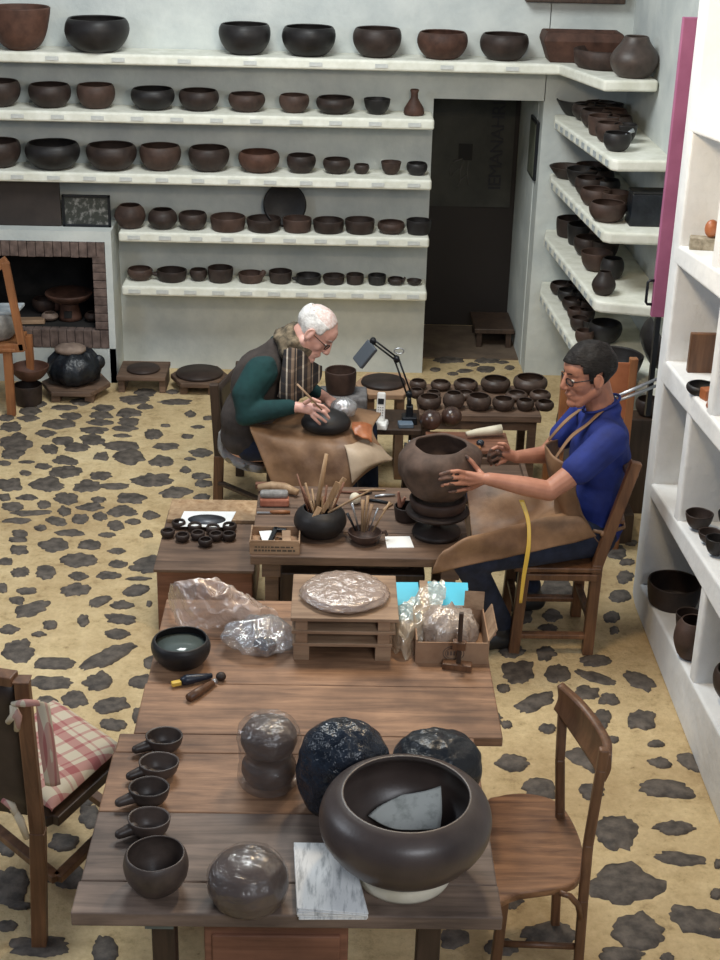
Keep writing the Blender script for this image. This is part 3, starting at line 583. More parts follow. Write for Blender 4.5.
# ================================================================ MANTEL, HEARTH, FLOOR BY THE BACK WALL
p0, p1 = Yp(0, 229, 8.62), Yp(59.5, 184, 8.66); w = .66
t = thing('dark_board', 'large dark brown board leaning on the mantel at the left edge', 'board', (p1.x-w/2, 8.66, .965))
MB().box((0, 0, .138), (w, .022, .275)).obj('panel', mottled('dark_board_paint', (.022, .016, .014), (.045, .033, .028), 4, .6, .1), t, bevel=.008)
a, b = Yp(63.5, 230, 8.66), Yp(110, 198, 8.66); w = b.x-a.x; h = .195
t = thing('framed_picture', 'small black-framed picture with grey and brown shapes standing on the mantel', 'picture', ((a.x+b.x)/2, 8.66, .965))
f = MB()
for c, d in (((0, 0, .008), (w, .02, .016)), ((0, 0, h-.008), (w, .02, .016)), ((-w/2+.008, 0, h/2), (.016, .02, h)), ((w/2-.008, 0, h/2), (.016, .02, h))): f.box(c, d)
f.obj('frame', METAL_B, t, bevel=.003)
MB().box((0, .002, h/2), (w-.03, .008, h-.03)).obj('picture', mottled('picture_print', (.035, .038, .032), (.33, .32, .30), 26, .5, 0, p=(.5, .72)), t)
# objects in the fireplace
zh = .345
def hearth(x, yb, y): return Yp(x, yb, y)
t = thing('brazier', 'wide round clay brazier on a square-holed foot inside the fireplace', 'brazier', (Yp(70.5, 320, 8.78).x, 8.78, zh))
MB().lathe([(0, 0), (.075, 0), (.07, .02), (.055, .09), (.06, .11), (0, .11)], 36).obj('foot', CL_RED, t)
MB().lathe([(.0, .105), (.06, .105), (.12, .13), (.15, .165), (.145, .175), (.11, .15), (0, .13)], 44).obj('bowl', CL_RED, t)
MB().box((0, -.066, .045), (.045, .02, .04)).obj('fire_hole', SOOT, t)
for x0, x1, yt, yb, kd, mt, lb in ((42, 59, 320, 330, 'globe', CL_PALE, 'small pale round pot left of the brazier in the fireplace'), (85, 101, 321, 332, 'globe', CL_BROWN, 'small brown pot right of the brazier in the fireplace')):
    bowl_px(x0, x1, yt, yb, zh, kd, mt, 'clay_pot', lb, 'pot', None, Yc=8.74)
bowl_px(47, 68, 287, 306, zh, 'globe', CL_RED, 'clay_pot', 'dim reddish pot deep at the back of the fireplace', 'pot', None, Yc=8.95)
bowl_px(33, 58, 300, 318, zh, 'round', CL_BROWN, 'clay_pot', 'brown pot at the left back of the fireplace', 'pot', None, Yc=8.92)
p = Yp(33, 325, 8.70); one(MB().box((0, 0, .012), (.16, .08, .024)), 'wooden_plank', WD_PALE, 'short pale plank lying at the left front of the hearth', 'plank', (p.x, 8.68, zh), .1, bevel=.003)
# shaped floor boards, clay discs, bag
def risers(name, cx, cy, w, d, lab, hexa=False, hgt=.085, z=0, mat=WD_MID, rz=0):
    t = thing(name, lab, 'stand', (cx, cy, z), rz)
    if hexa:
        P = [(-w/2, .0), (-w*.28, -d/2), (w*.28, -d/2), (w/2, 0), (w*.28, d/2), (-w*.28, d/2)]
        MB().prism(P, hgt-.03, hgt).obj('board', mat, t, bevel=.005)
    else: MB().box((0, 0, hgt-.014), (w, d, .028)).obj('board', mat, t, bevel=.004)
    for sx in (-1, 1): MB().box((sx*w*(.24 if hexa else .42), 0, (hgt-.03)/2), (w*.13, d*.8, hgt-.03)).obj('foot', mat, t, bevel=.003)
    return t
risers('board_stand', -1.565, 8.34, .42, .38, 'six-sided brown wooden stand carrying the black bag by the fireplace', True, .08, mat=CL_PALE and WD_MID)
bg = MB().lathe([(0, 0), (.09, 0), (.135, .03), (.155, .09), (.14, .15), (.10, .19), (0, .2)], 56, sx=1.05).wrinkle(.045, 11, 2, 0.0)
bg.ell((.15, .0, .13), (.04, .03, .045))
one(bg, 'black_bag', BAGBLACK2, 'black plastic bag around a pot by the fireplace wall', 'bag', (-1.57, 8.34, .08), smooth=1)
one(MB().ell((0, 0, .03), (.095, .075, .034), seg=28).wrinkle(.012, 20, 5, 0), 'wrapped_clay', JARP if False else CL_PALE, 'flat lump of clay in clear film on top of the black bag', 'clay', (-1.585, 8.33, .262))
t = risers('board_stand', -1.17, 8.50, .30, .30, 'square wooden stand with slots under the smaller clay disc on the floor', False, .115)
one(MB().lathe([(0, 0), (.098, 0), (.103, .008), (.1, .016), (0, .018)], 48), 'clay_disc', CL_DARK, 'smaller round clay disc on the square stand by the back wall', 'disc', (-1.17, 8.48, .115))
t = risers('board_stand', -.825, 8.50, .36, .34, 'six-sided wooden stand under the larger clay disc on the floor', True, .085)
one(MB().lathe([(0, 0), (.142, 0), (.147, .009), (.142, .02), (0, .022)], 48), 'clay_disc', CL_DARK, 'larger round clay disc on the six-sided stand by the back wall', 'disc', (-.825, 8.50, .085))
# bowls behind the orange chair
bowl_px(11, 49, 357, 378, .16, 'shallow', CL_RED, 'clay_bowl', 'wide shallow reddish bowl stacked beside the orange chair', 'bowl', None, Yc=8.15)
bowl_px(14, 42, 372, 400, 0, 'straight', CL_DARK, 'clay_pot', 'dark pot on the floor holding up the shallow reddish bowl', 'pot', None, Yc=8.15)
# orange wooden folding chair at the left edge
t = thing('wooden_chair', 'orange-brown wooden chair frame cut off by the left edge near the fireplace', 'chair', (-2.02, 7.95, 0))
def W(px, py, y): return Yp(px, py, y)-t.location
y = 7.95; ft = W(11, 405, y); tp_ = W(4, 262, 7.80); md = W(26, 350, 8.0)
def beam(nm, a, b, w, h, mat=WD_ORANGE, par=None, up=(0, 1, 0)): return MB().beam(a, b, w, h, up).obj(nm, mat, par or t, bevel=.003)
beam('leg', (ft.x, 0, 0.004), W(7, 345, y), .05, .03); beam('back_post', W(5, 262, y), W(23, 350, y), .042, .035)
beam('back_rail', W(-45, 295, y), W(7, 260, y), .05, .03)
beam('seat_rail', W(-40, 352, y), W(24, 347, y), .05, .035); beam('leg', Vector((W(30, 350, 8.25).x, .30, 0)), W(28, 335, 8.25), .045, .04)
beam('back_post', Vector((-.62, .02, .004)), Vector((-.72, .02, .80)), .045, .035)
beam('leg', Vector((-.48, .30, 0)), Vector((-.48, .30, .30)), .045, .04)
sp = W(-12, 347, 8.1); MB().box((sp.x-.05, .14, W(7, 350, y).z+.006), (.50, .34, .02)).obj('seat', WD_ORANGE, t, bevel=.004)
sz = t.location.z+W(7, 350, y).z+.016
o, p, D, H = bowl_px(-26, 20, 308, 345, sz, 'round', GREYCLOTH, 'sieve_bowl', 'pale grey round container on the orange chair at the left edge', 'bowl', None, Yc=8.12)
p = Yp(6, 300, 8.1); one(MB().prism([(-.16, -.09), (.09, -.09), (.12, .09), (-.14, .09)], 0, .02), 'paper_stack', mottled('bluish_paper', (.30, .34, .38), (.55, .60, .62), 9, .7, .3), 'bluish-grey papers lying on the round container at the left edge', 'paper', (p.x-.03, 8.12, sz+H), .1, bevel=.004)
# ================================================================ SMALL WOODEN CHEST ON THE LEFT
t = thing('wooden_chest', 'low reddish wooden chest carrying the tiny bowls and a white sheet', 'chest', (-.525, 5.74, 0))
MB().box((0, 0, .147), (.405, .60, .294)).obj('body', WD_RED, t, bevel=.004); MB().box((.0, -.03, .302), (.425, .60, .016)).obj('lid', WD_MID, t, bevel=.004)
MB().box((-.005, .235, .320), (.40, .22, .02)).obj('raised_board', WD_TOOL, t, bevel=.003)
p = Zp(207, 519, .331); one(MB().prism([(-.125, -.075), (.10, -.075), (.125, .09), (-.11, .085)], 0, .002), 'white_sheet', PAPER, 'white sheet with a dark oval picture on the small chest', 'sheet', (p.x, p.y-.01, .331))
o = bpy.data.objects['white_sheet']; MB().lathe([(0, .0022), (.072, .0022), (.074, .003), (0, .003)], 32, sx=1.15, sy=.72).obj('oval_print', mottled('oval_print', (.03, .035, .045), (.12, .13, .15), 10, .35, 0), o)
lz = .3105; D0 = None
for i, (x, y) in enumerate([(179,526),(168,535),(195,529),(182.6,539),(198,537),(213,531),(229.6,529),(205.7,544),(216,538),(229,538)]):
    w = ['at the far left corner', 'at the left end', 'second in the far row', 'left of the nearest one', 'in the middle', 'beside the sheet', 'at the far right corner', 'nearest the camera', 'right of the middle', 'at the near right corner'][i]
    one(bowl_mb('round', .032, .034, .007, i, 32), 'tiny_bowl', CL_DARK, 'tiny dark bowl %s of the bowls on the small chest' % w, 'bowl', (Zp(x, y+2, lz).x, Zp(x, y+2, lz).y if y > 530 else min(Zp(x, y+2, lz).y, 5.85), lz), i, 'tiny bowls on the chest')
# ================================================================ MIDDLE TABLE
MT = .52
t = thing('work_table', 'low worn wooden work table between the two potters', 'table', (.13, 5.48, 0))
for i in range(3): MB().box((0, -.235+.235*i, MT-.02), (.885, .228, .04)).obj('plank', WD_MID, t, bevel=.005)
for sx in (-.36, .36):
    for sy in (-.26, .26): MB().box((sx, sy, (MT-.04)/2), (.055, .055, MT-.04)).obj('leg', WD_MID, t, bevel=.004)
MB().box((-.36, 0, MT-.075), (.075, .66, .06)).obj('apron_rail', WD_MID, t, bevel=.004); MB().box((.36, 0, MT-.075), (.075, .66, .06)).obj('apron_rail', WD_MID, t, bevel=.004)
# potter's wheel and big pot
PX, PY = .443, 5.36
t = thing('turntable', 'dark turned banding wheel under the large raw pot', 'turntable', (PX, PY, MT))
MB().lathe([(0, 0), (.098, 0), (.102, .01), (.098, .022), (.03, .030), (.022, .035), (0, .035)], 48).obj('base', CL_DARK, t)
MB().lathe([(0, .03), (.018, .03), (.016, .085), (0, .085)], 24).obj('stem', CL_DARK, t)
MB().lathe([(0, .078), (.05, .08), (.125, .098), (.132, .106), (.128, .115), (0, .118)], 56).obj('wheel_head', CL_DARK, t)
PZ = MT+.118
one(MB().lathe([(0, 0), (.10, 0), (.112, .01), (.118, .045), (.112, .055), (.10, .045), (.08, .015), (0, .012)], 48), 'support_bowl', CL_BROWN, 'shallow brown clay dish cradling the large raw pot', 'dish', (PX, PY, PZ))
PR, PH = .170, .255; PB = PZ+.055
prof = [(0, 0), (.06, .0), (.095, .010), (.130, .04), (.160, .085), (.170, .130), (.165, .172), (.147, .205), (.122, .225), (.110, .229), (.106, .223), (.118, .205), (.145, .165), (.153, .125), (.138, .08), (.08, .03), (0, .02)]
pr2 = []
for (a, b), (c, d) in zip(prof, prof[1:]):
    for k in range(3): pr2.append((a+(c-a)*k/3, b+(d-b)*k/3))
pr2.append(prof[-1])
one(MB().lathe(pr2, 80, wob=.05, seed=3).disp(lambda v: v+Vector((v.x, v.y, 0))*.10*noise.noise(v*14)+Vector((0, 0, .016*noise.noise(Vector((v.x*9, v.y*9, 5)))*max(0, v.z-.18)/.06))), 'raw_clay_pot', CL_RAW, 'large unfinished brown clay pot on the turntable held by the man in blue', 'pot', (PX, PY, PB), smooth=1)
def on_pot(px, py, off=.008):                          # point just outside the pot's surface
    d = ray(px, py); c = Vector((PX, PY, PB+.135)); best = None
    S = Vector((1/(PR+off), 1/(PR+off), 1/(.135+off)))
    o = CAM-c; a = Vector((d.x*S.x, d.y*S.y, d.z*S.z)); b = Vector((o.x*S.x, o.y*S.y, o.z*S.z))
    A, B_, C_ = a.dot(a), 2*a.dot(b), b.dot(b)-1; q = B_*B_-4*A*C_
    t = (-B_-math.sqrt(max(q, 0)))/(2*A); return CAM+d*t
# tools pot and tool bowl
def sticks(base, n, spread, h, z0, rng, parent_xy, names, labels, cat, grp, mats, rmax=.009):
    pass
o, p, D, H = bowl_px(293.5, 347, 500, 540, MT, 'globe', CL_BLACK, 'tool_pot', 'round black pot full of wooden tools on the work table', 'pot', None)
tx, ty = o.location.x, o.location.y
ts = [((316, 512), (326.5, 454), 'long round pale stick standing tallest in the black tool pot', .010, 'tool_stick'), ((309, 514), (297, 474), 'thin reddish stick leaning left in the black tool pot', .004, 'tool_stick'), ((322, 512), (345, 478), 'curved wooden rib leaning right in the black tool pot', .009, 'wooden_rib'), ((318, 511), (321, 485), 'short upright dowel in the black tool pot', .006, 'tool_stick'), ((328, 513), (371, 490), 'long slanting stick reaching far right from the black tool pot', .005, 'tool_stick'), ((320, 505), (309, 528), 'flat wooden spatula hanging over the front rim of the black tool pot', .007, 'wooden_spatula'), ((312, 514), (302, 487), 'narrow dark modelling tool at the left of the black tool pot', .005, 'tool_stick'), ((326, 508), (338, 482), 'flat wooden knife at the back of the black tool pot', .007, 'wooden_spatula'), ((315, 510), (312, 489), 'brush handle in the middle of the black tool pot', .005, 'brush')]
for i, (a, b, lb, r, nm) in enumerate(ts):
    a = Yp(a[0], a[1], ty-.03+.01*(i % 4)); b = Yp(b[0], b[1], ty-(.0 if i != 5 else .125)+.02*(i % 3))
    if i == 5: a = Vector((a.x, ty-.06, MT+H+.03)); 
    if nm in ('wooden_rib', 'wooden_spatula'): mb = MB().beam((0, 0, 0), b-a, .022, .006, (0, 1, 0)); kw = dict(bevel=.0025)
    else: mb = MB().tube([Vector((0, 0, 0)), (b-a)*.5+Vector((0, 0, .002)), b-a], [r*.9, r, r*.8]); kw = {}
    one(mb, nm, WD_TOOL if i not in (1, 6) else WD_RED, lb, 'tool', tuple(a), 0, 'tools in the black pot', **kw)
o, p, D, H = bowl_px(348, 382, 524, 545, MT, 'open', CL_BROWN, 'tool_bowl', 'small brown bowl with side handle holding brushes on the work table', 'bowl', None)
MB().tube([(D*.46, 0, H*.75), (D*.62, 0, H*.85), (D*.66, 0, H*.5)], .007).obj('handle', CL_BROWN, o); o.rotation_euler = (0, 0, .2); by = o.location.y; bx = o.location.x
for i, (a, b) in enumerate((((359, 530), (352, 503)), ((362, 531), (363, 500)), ((366, 531), (372, 504)), ((369, 531), (378, 508)), ((356, 531), (347, 513)), ((372, 532), (390, 502)), ((364, 532), (368, 496)))):
    a = Yp(*a, by); b = Yp(*b, by+.02*(i % 3)); lb = ['white-tipped', 'thick wooden', 'pale flat', 'thin metal', 'dark short', 'long slanting', 'tall central'][i]
    mt = [METAL_G, WD_TOOL, WD_PALE, METAL_G, METAL_B, WD_TOOL, WD_TOOL][i]; r = [.004, .006, .006, .003, .005, .004, .005][i]
    one(MB().tube([Vector((0, 0, 0)), (b-a)*.6, b-a], [r, r, r*1.4]), 'brush', mt, lb+' brush or tool standing in the small brown bowl', 'tool', tuple(a), 0, 'tools in the brown bowl')
p = Zp(355, 506, MT); one(MB().ell((0, 0, .027), (.024, .024, .026)), 'sponge_ball', CREAM, 'small off-white ball behind the brown tool bowl', 'ball', (p.x, p.y+.02, MT))
p = Zp(400, 543, MT); one(MB().prism([(-.055, -.05), (.055, -.042), (.042, .06), (-.06, .052)], 0, .003), 'white_card', CLOTHR, 'blank white card lying at the front edge of the work table', 'card', (p.x, p.y, MT))
o, p, D, H = bowl_px(394, 420, 496, 519, MT, 'straight', CL_DARK, 'dark_cup', 'small dark clay cup left of the turntable', 'cup', None, Yc=5.50)
one(MB().capsule((0, 0, 0), (-.008, 0, .06), .011, .005).capsule((.006, .01, 0), (.02, .012, .03), .008, .006), 'finger_tool', SKIN, 'small orange-brown stick standing in the dark cup beside the turntable', 'stick', (o.location.x-.03, o.location.y, MT+H))
# driftwood, stone, brick, box
p = Zp(275, 505, MT); one(MB().box((0, 0, .018), (.125, .05, .036)), 'red_brick', mottled('red_brick', (.30, .10, .06), (.48, .20, .13), 14, .9, .4), 'flat red brick piece lying at the left end of the work table', 'brick', (p.x-.002, p.y+.0, MT), .02, bevel=.008)
one(MB().box((0, 0, .014), (.12, .046, .028)), 'grey_stone', mottled('grey_pumice', (.16, .155, .15), (.32, .31, .3), 30, .95, .7), 'grey rough stone on top of the flat red brick', 'stone', (p.x-.004, p.y+.006, MT+.036), .05, bevel=.012, bseg=3)
p = Zp(278, 497, MT); one(MB().tube([(-.09, .02, .022), (-.03, .025, .028), (.03, .01, .026), (.085, -.03, .024)], [.014, .02, .022, .014], 12).wrinkle(.006, 25, 2), 'driftwood', WD_TOOL, 'curved piece of bare wood behind the grey stone', 'wood', (p.x, p.y+.03, MT))
p = Zp(270, 491, MT); one(MB().box((0, 0, .012), (.13, .03, .024)), 'wooden_strip', WD_RED, 'short wooden strip along the back left edge of the work table', 'wood', (p.x, 5.80, MT), 0, bevel=.003)
p = Zp(283, 514, MT); t = thing('knife', 'wooden-handled knife lying behind the small shallow box', 'knife', (p.x, p.y, MT), .05)
MB().tube([(-.055, 0, .009), (.0, 0, .01), (.03, 0, .008)], [.007, .009, .006]).obj('handle', WD_ORANGE, t); MB().box((-.08, 0, .007), (.06, .014, .003)).obj('blade', METAL_G, t)
a, b = Zp(250, 554, MT), Zp(299, 552, MT); w = b.x-a.x
t = thing('shallow_box', 'shallow pale cardboard box with small lettering and tools inside', 'box', ((a.x+b.x)/2, a.y+.085, MT))
MB().box((0, 0, .003), (w, .165, .006)).obj('bottom', CARD, t)
for nm, c, d in (('front_wall', (0, -.082, .03), (w, .005, .06)), ('back_wall', (0, .082, .022), (w, .005, .044)), ('side_wall', (-w/2, 0, .025), (.005, .165, .05)), ('side_wall', (w/2, 0, .025), (.005, .165, .05))): MB().box(c, d).obj(nm, WD_PALE, t)
fm = MB(); rr = random.Random(4); x = -w*.40
while x < w*.38: l = rr.uniform(.006, .02); fm.box((x+l/2, -.0855, .032), (l, .001, .006)); x += l+.004
x = -w*.42
while x < w*.40: l = rr.uniform(.006, .02); fm.box((x+l/2, -.0855, .017), (l, .001, .008)); x += l+.004
fm.obj('print_lines', plain('print_ink', (.09, .07, .05), .8), t)
bx_, by_ = t.location.x, t.location.y
one(MB().box((0, 0, 0), (.05, .09, .004)), 'paper_pad', PAPER, 'small white pad inside the shallow cardboard box', 'paper', (bx_-.035, by_+.02, MT+.030), .2)
one(MB().box((0, 0, 0), (.018, .14, .016)).box((.02, .055, .0), (.05, .018, .016)), 'metal_bracket', METAL_B, 'black angled bracket inside the shallow cardboard box', 'bracket', (bx_-.01, by_, MT+.042), -.15, bevel=.002)
one(MB().box((0, 0, 0), (.036, .10, .022)), 'wooden_block', WD_PALE, 'pale wooden block inside the shallow cardboard box', 'block', (bx_+.045, by_-.005, MT+.036), .05, bevel=.003)
one(MB().tube([(-.04, 0, 0), (0, .01, .004), (.04, -.01, 0)], .009), 'wooden_dowel', WD_TOOL, 'short dowel at the front left of the shallow box', 'stick', (bx_-.045, by_-.045, MT+.016), -.6)
# tools scattered behind the pots
for i, (x, y, l, r, mt, a, nm) in enumerate(((362, 496, .10, .006, METAL_B, .5, 'tweezers'), (378, 503, .11, .008, METAL_B, -.3, 'scraper'), (385, 497, .09, .007, METAL_G, .2, 'modelling_knife'), (372, 490, .12, .006, WD_TOOL, .1, 'wooden_stick'), (388, 508, .08, .006, WD_TOOL, 1.0, 'wooden_stick'), (352, 494, .10, .007, WD_RED, -.1, 'wooden_stick'))):
    p = Zp(x, y, MT); w = ['dark tweezers lying furthest left', 'black scraper lying in the middle', 'grey metal modelling knife', 'long thin stick at the back', 'short stick close to the dark cup', 'reddish stick behind the black tool pot'][i]
    one(MB().tube([(-l/2, 0, r), (0, .004, r), (l/2, 0, r)], [r*.7, r, r*.6], 8), nm, mt, w+' on the work table behind the tool bowls', 'tool', (p.x, min(p.y, 5.78), MT), a)
# ================================================================ FAR BENCH WITH BOWLS
BT = .50
t = thing('bench_table', 'dark low bench crowded with small drying bowls in front of the doorway', 'table', (.755, 7.02, 0))
MB().box((0, 0, BT-.018), (.62, .46, .036)).obj('table_top', WD_MID, t, bevel=.004)
for sx in (-.27, .02, .27):
    for sy in (-.19, .19): MB().box((sx, sy, (BT-.036)/2), (.04, .04, BT-.036)).obj('leg', WD_MID, t)
MB().box((0, -.2, BT-.06), (.58, .025, .05)).obj('rail', WD_MID, t)
BW = [(409,427,379,390,'back'),(430,451,381,392,'back'),(453,478,381,394,'back'),(480,510.5,377,394,'back'),(512,548,375,395,'back'),(409,424,389,400,'mid'),(426,441,392,401,'mid'),(456,475,391,401,'mid'),(505,528,390,401,'mid'),(529,551,391,403,'mid'),(417,441,397,413,'front'),(442.5,464.5,393,412,'front'),(466,491,395,413,'front'),(492,514.5,398,413,'front'),(516,534,401,414,'front'),(535,554,402,414,'front')]
cnt = {'back': 0, 'mid': 0, 'front': 0}
for x0, x1, yt, yb, rw in BW:
    i = cnt[rw]; cnt[rw] += 1; yc = {'back': 7.17, 'mid': 7.03, 'front': 6.885}[rw]
    w = {'back': 'back', 'mid': 'middle', 'front': 'front'}[rw]
    bowl_px(x0, x1, yt, yb+1, BT, 'globe' if (rw == 'front' and i == 1) else 'cup', CL_WET, 'drying_bowl', 'small brown drying bowl, %s in the %s row on the dark bench' % (ORD[i], w), 'bowl', 'drying bowls on the bench', Yc=yc, scale=1.0 if rw == 'front' else .97)
# tray shelf in front of the bench
t = thing('tray_table', 'small lower tray shelf with balls and brushes in front of the bench', 'table', (.67, 6.53, 0))
MB().box((0, 0, .455), (.40, .24, .02)).obj('tray_top', WD_RED, t, bevel=.003)
for sx in (-.18, .18):
    for sy in (-.09, .09): MB().box((sx, sy, .2225), (.03, .03, .445)).obj('leg', WD_MID, t)
for x0, x1, yt, yb, lb in ((420, 442, 414, 432, 'left polished dark brown clay ball in front of the bench'), (441, 462, 408, 428, 'right polished dark brown clay ball in front of the bench')):
    p = Zp((x0+x1)/2, yb, .465); r = (x1-x0)/2*depth(p)/CF
    one(MB().ell((0, 0, r*.95), (r, r, r*.95), seg=32), 'clay_ball', clay('polished_clay', (.07, .035, .025), .22, .5) if 'polished_clay' not in MATS else MATS['polished_clay'], lb, 'ball', (p.x, p.y+r*.6, .465))
p = Zp(480, 420, .47); one(MB().tube([(-.09, -.02, .028), (-.04, 0, .03), (.03, .01, .036), (.085, .02, .042)], [.012, .018, .022, .024], 12).wrinkle(.006, 30, 1), 'corn_cob', CREAM, 'pale dried corn cob or loofah lying on the small tray shelf', 'cob', (p.x, 6.57, .465))
one(MB().box((0, 0, .006), (.17, .06, .012)), 'wooden_lath', WD_ORANGE, 'flat orange wooden strip at the front of the small tray shelf', 'wood', (.64, 6.44, .465), .03, bevel=.002)
one(MB().box((0, 0, .005), (.10, .02, .01)), 'bone_folder', CREAM, 'pale flat strip lying on the orange strip of the tray shelf', 'tool', (.61, 6.44, .477), .03, bevel=.002)
one(MB().ell((0, 0, .018), (.02, .018, .018)), 'dark_stone', BAGBLACK, 'small shiny dark pebble at the right of the tray shelf', 'pebble', (.725, 6.46, .465))
t = thing('wooden_box', 'brown wooden box standing behind the far hand of the man in blue', 'box', (.80, 6.28, 0))
MB().box((0, 0, .20), (.26, .26, .40)).obj('body', WD_MID, t, bevel=.004)
for c, d in (((0, -.12, .415), (.26, .02, .03)), ((0, .12, .415), (.26, .02, .03)), ((-.12, 0, .415), (.02, .22, .03)), ((.12, 0, .415), (.02, .22, .03))): MB().box(c, d).obj('rim_board', WD_PALE if 0 else WD_MID, t)
one(MB().box((0, 0, .09), (.24, .16, .18)), 'storage_box', BAGBLACK2, 'glossy dark box standing on the floor beneath the bench', 'box', (.78, 7.02, 0), 0, bevel=.02)
# stone block with big bowl, bat stack, lamp, phone, basket
a, b = Zp(336, 402, .45), Zp(353, 402, .45)
one(MB().box((0, 0, .262), (.25, .20, .525)), 'stone_block', GREYSTONE, 'grey stone block supporting a brown bowl behind the old potter', 'block', (.06, 7.03, 0), 0, bevel=.012)
bowl_px(325, 356.5, 349, 380, .525, 'straight', CL_BROWN, 'clay_bowl', 'brown straight-sided bowl on the grey stone block beside the old potter', 'bowl', None, Yc=7.03)
t = risers('bat_stand', .285, 7.24, .33, .34, 'six-sided board stand carrying a flat clay disc behind the lamp', True, .50, mat=CL_PALE if 0 else CARD)
one(MB().lathe([(0, 0), (.115, 0), (.12, .008), (.115, .018), (0, .02)], 48), 'clay_disc', CL_DARK, 'flat brown clay disc on the stand behind the desk lamp', 'disc', (.275, 7.24, .50))
t = thing('side_bench', 'dark low side bench under the telephone and the desk lamp', 'table', (.265, 6.845, 0))
MB().box((0, 0, .435), (.38, .29, .03)).obj('table_top', WD_DARK, t, bevel=.004)
for sx in (-.16, .16):
    for sy in (-.12, .12): MB().box((sx, sy, .21), (.04, .04, .42)).obj('leg', WD_DARK, t)
SB = .45
p = Zp(380, 431, SB)
t = thing('cordless_telephone', 'white cordless telephone standing in its cradle', 'telephone', (p.x, p.y+.06, SB), -.15)
MB().box((0, 0, .014), (.085, .105, .028), taper=.86).obj('cradle', WHITEP, t, bevel=.008, bseg=3)
h = MB().box((0, 0, .075), (.046, .026, .15), Matrix.Translation((0, .012, .022)) @ Matrix.Rotation(-.22, 4, 'X'), taper=.92).obj('handset', WHITEP, t, bevel=.009, bseg=3)
MB().box((0, -.0145, .105), (.030, .004, .028), Matrix.Translation((0, .012, .022)) @ Matrix.Rotation(-.22, 4, 'X')).obj('screen', METAL_B, h)
for r in range(4):
    for c in range(3): MB().box((-.011+.011*c, -.0142, .074-.013*r), (.007, .003, .006), Matrix.Translation((0, .012, .022)) @ Matrix.Rotation(-.22, 4, 'X')).obj('key', GREYCLOTH, h)
# desk lamp with magnifier head
yl = 6.80
def LP(px, py, y=yl): return Yp(px, py, y)
base = Vector((.395, 6.80, SB)); t = thing('desk_lamp', 'dark jointed desk lamp with a flat rectangular head', 'lamp', tuple(base))
def LW(px, py, y=yl): return LP(px, py, y)-base
MB().box((0, 0, .02), (.075, .07, .04)).box((0, 0, .065), (.035, .04, .06)).obj('clamp', METAL_B, t, bevel=.004)
k0, k1, k2 = LW(409, 394), LW(396.5, 359), LW(373, 341); off = Vector((.010, 0, .004))
k0.y = k1.y = k2.y = 0
MB().tube([Vector((0, 0, .07)), k0], .012).obj('post', METAL_B, t)
MB().tube([k0-off, k1-off], .0048).tube([k0+off, k1+off], .0048).obj('lower_arm', METAL_B, t)
MB().tube([k1-off.yxz if 0 else k1+Vector((0, 0, .010)), k2+Vector((0, 0, .010))], .0048).tube([k1-Vector((0, 0, .010)), k2-Vector((0, 0, .010))], .0048).obj('upper_arm', METAL_B, t)
for k in (k0, k1, k2): MB().cyl(k+Vector((0, -.016, 0)), k+Vector((0, .016, 0)), .016).obj('joint', METAL_B, t)
rg = LW(399, 351); rg.y = 0
MB().tube([rg+Vector((.024*math.cos(a), 0, .014*math.sin(a))) for a in [2*PI*i/18 for i in range(18)]], .003, 6, True).obj('spring_ring', METAL_G, t)
hc = LW(365, 353); hc.y = -.02; ax = (LW(374, 343)-LW(357, 364)); ax.y = 0; ax.normalize()
M = Matrix((ax, Vector((0, -.45, 0)).normalized(), ax.cross(Vector((0, -1, 0))))).transposed().to_4x4(); M = Matrix.Translation(hc) @ Matrix.Rotation(-math.atan2(ax.z, ax.x), 4, 'Y') @ Matrix.Rotation(math.radians(35), 4, 'X')
MB().box((0, 0, 0), (.125, .085, .022), M).obj('lamp_head', plain('blue_grey_lamp', (.09, .105, .125), .35), t, bevel=.005)
# bag lump, brown lumps, basket, tool holder
one(MB().ell((0, 0, .05), (.062, .055, .046), seg=40).wrinkle(.018, 20, 3, 0), 'plastic_bag', clearplastic('silvery_plastic', (.42, .42, .43), .55, .12, .14), 'crumpled silvery clear plastic bag beside the old potter’s hand', 'bag', (Yp(344, 408, 6.50).x, 6.50, .588), 0)
one(MB().lathe([(0, 0), (.10, 0), (.125, .12), (.13, .24), (.12, .24), (.11, .1), (0, .02)], 36), 'basket', CL_DARK, 'dark round container on the floor beneath the telephone', 'basket', (.315, 6.20, 0))
one(MB().ell((0, 0, .03), (.05, .04, .032), seg=24).ell((.06, -.03, .025), (.04, .035, .027), seg=24).wrinkle(.012, 22, 8, 0), 'clay_lumps', CL_RAW, 'brown crumbled clay lumps in front of the silvery bag', 'clay', (Zp(362, 420, SB).x, 6.80, SB))
t = thing('tool_holder', 'upright rack of metal tools below the desk lamp', 'rack', (.40, 6.44, 0))
MB().box((0, 0, .22), (.10, .07, .44)).obj('holder_box', WD_DARK, t)
for i in range(5): MB().tube([(-.04+.02*i, -.037, .26), (-.04+.02*i, -.045, .40), (-.04+.02*i, -.035, .50+.012*(i % 3))], [.004, .004, .007], 8).obj('tool', METAL_G if i % 2 else METAL_B, t)
one(MB().box((0, 0, .012), (.075, .06, .024)), 'blue_box', mottled('blue_grey_plastic', (.10, .14, .19), (.15, .20, .26), 8, .5, 0), 'small blue-grey flat box at the foot of the desk lamp', 'box', (.375, 6.745, SB), .1, bevel=.005)
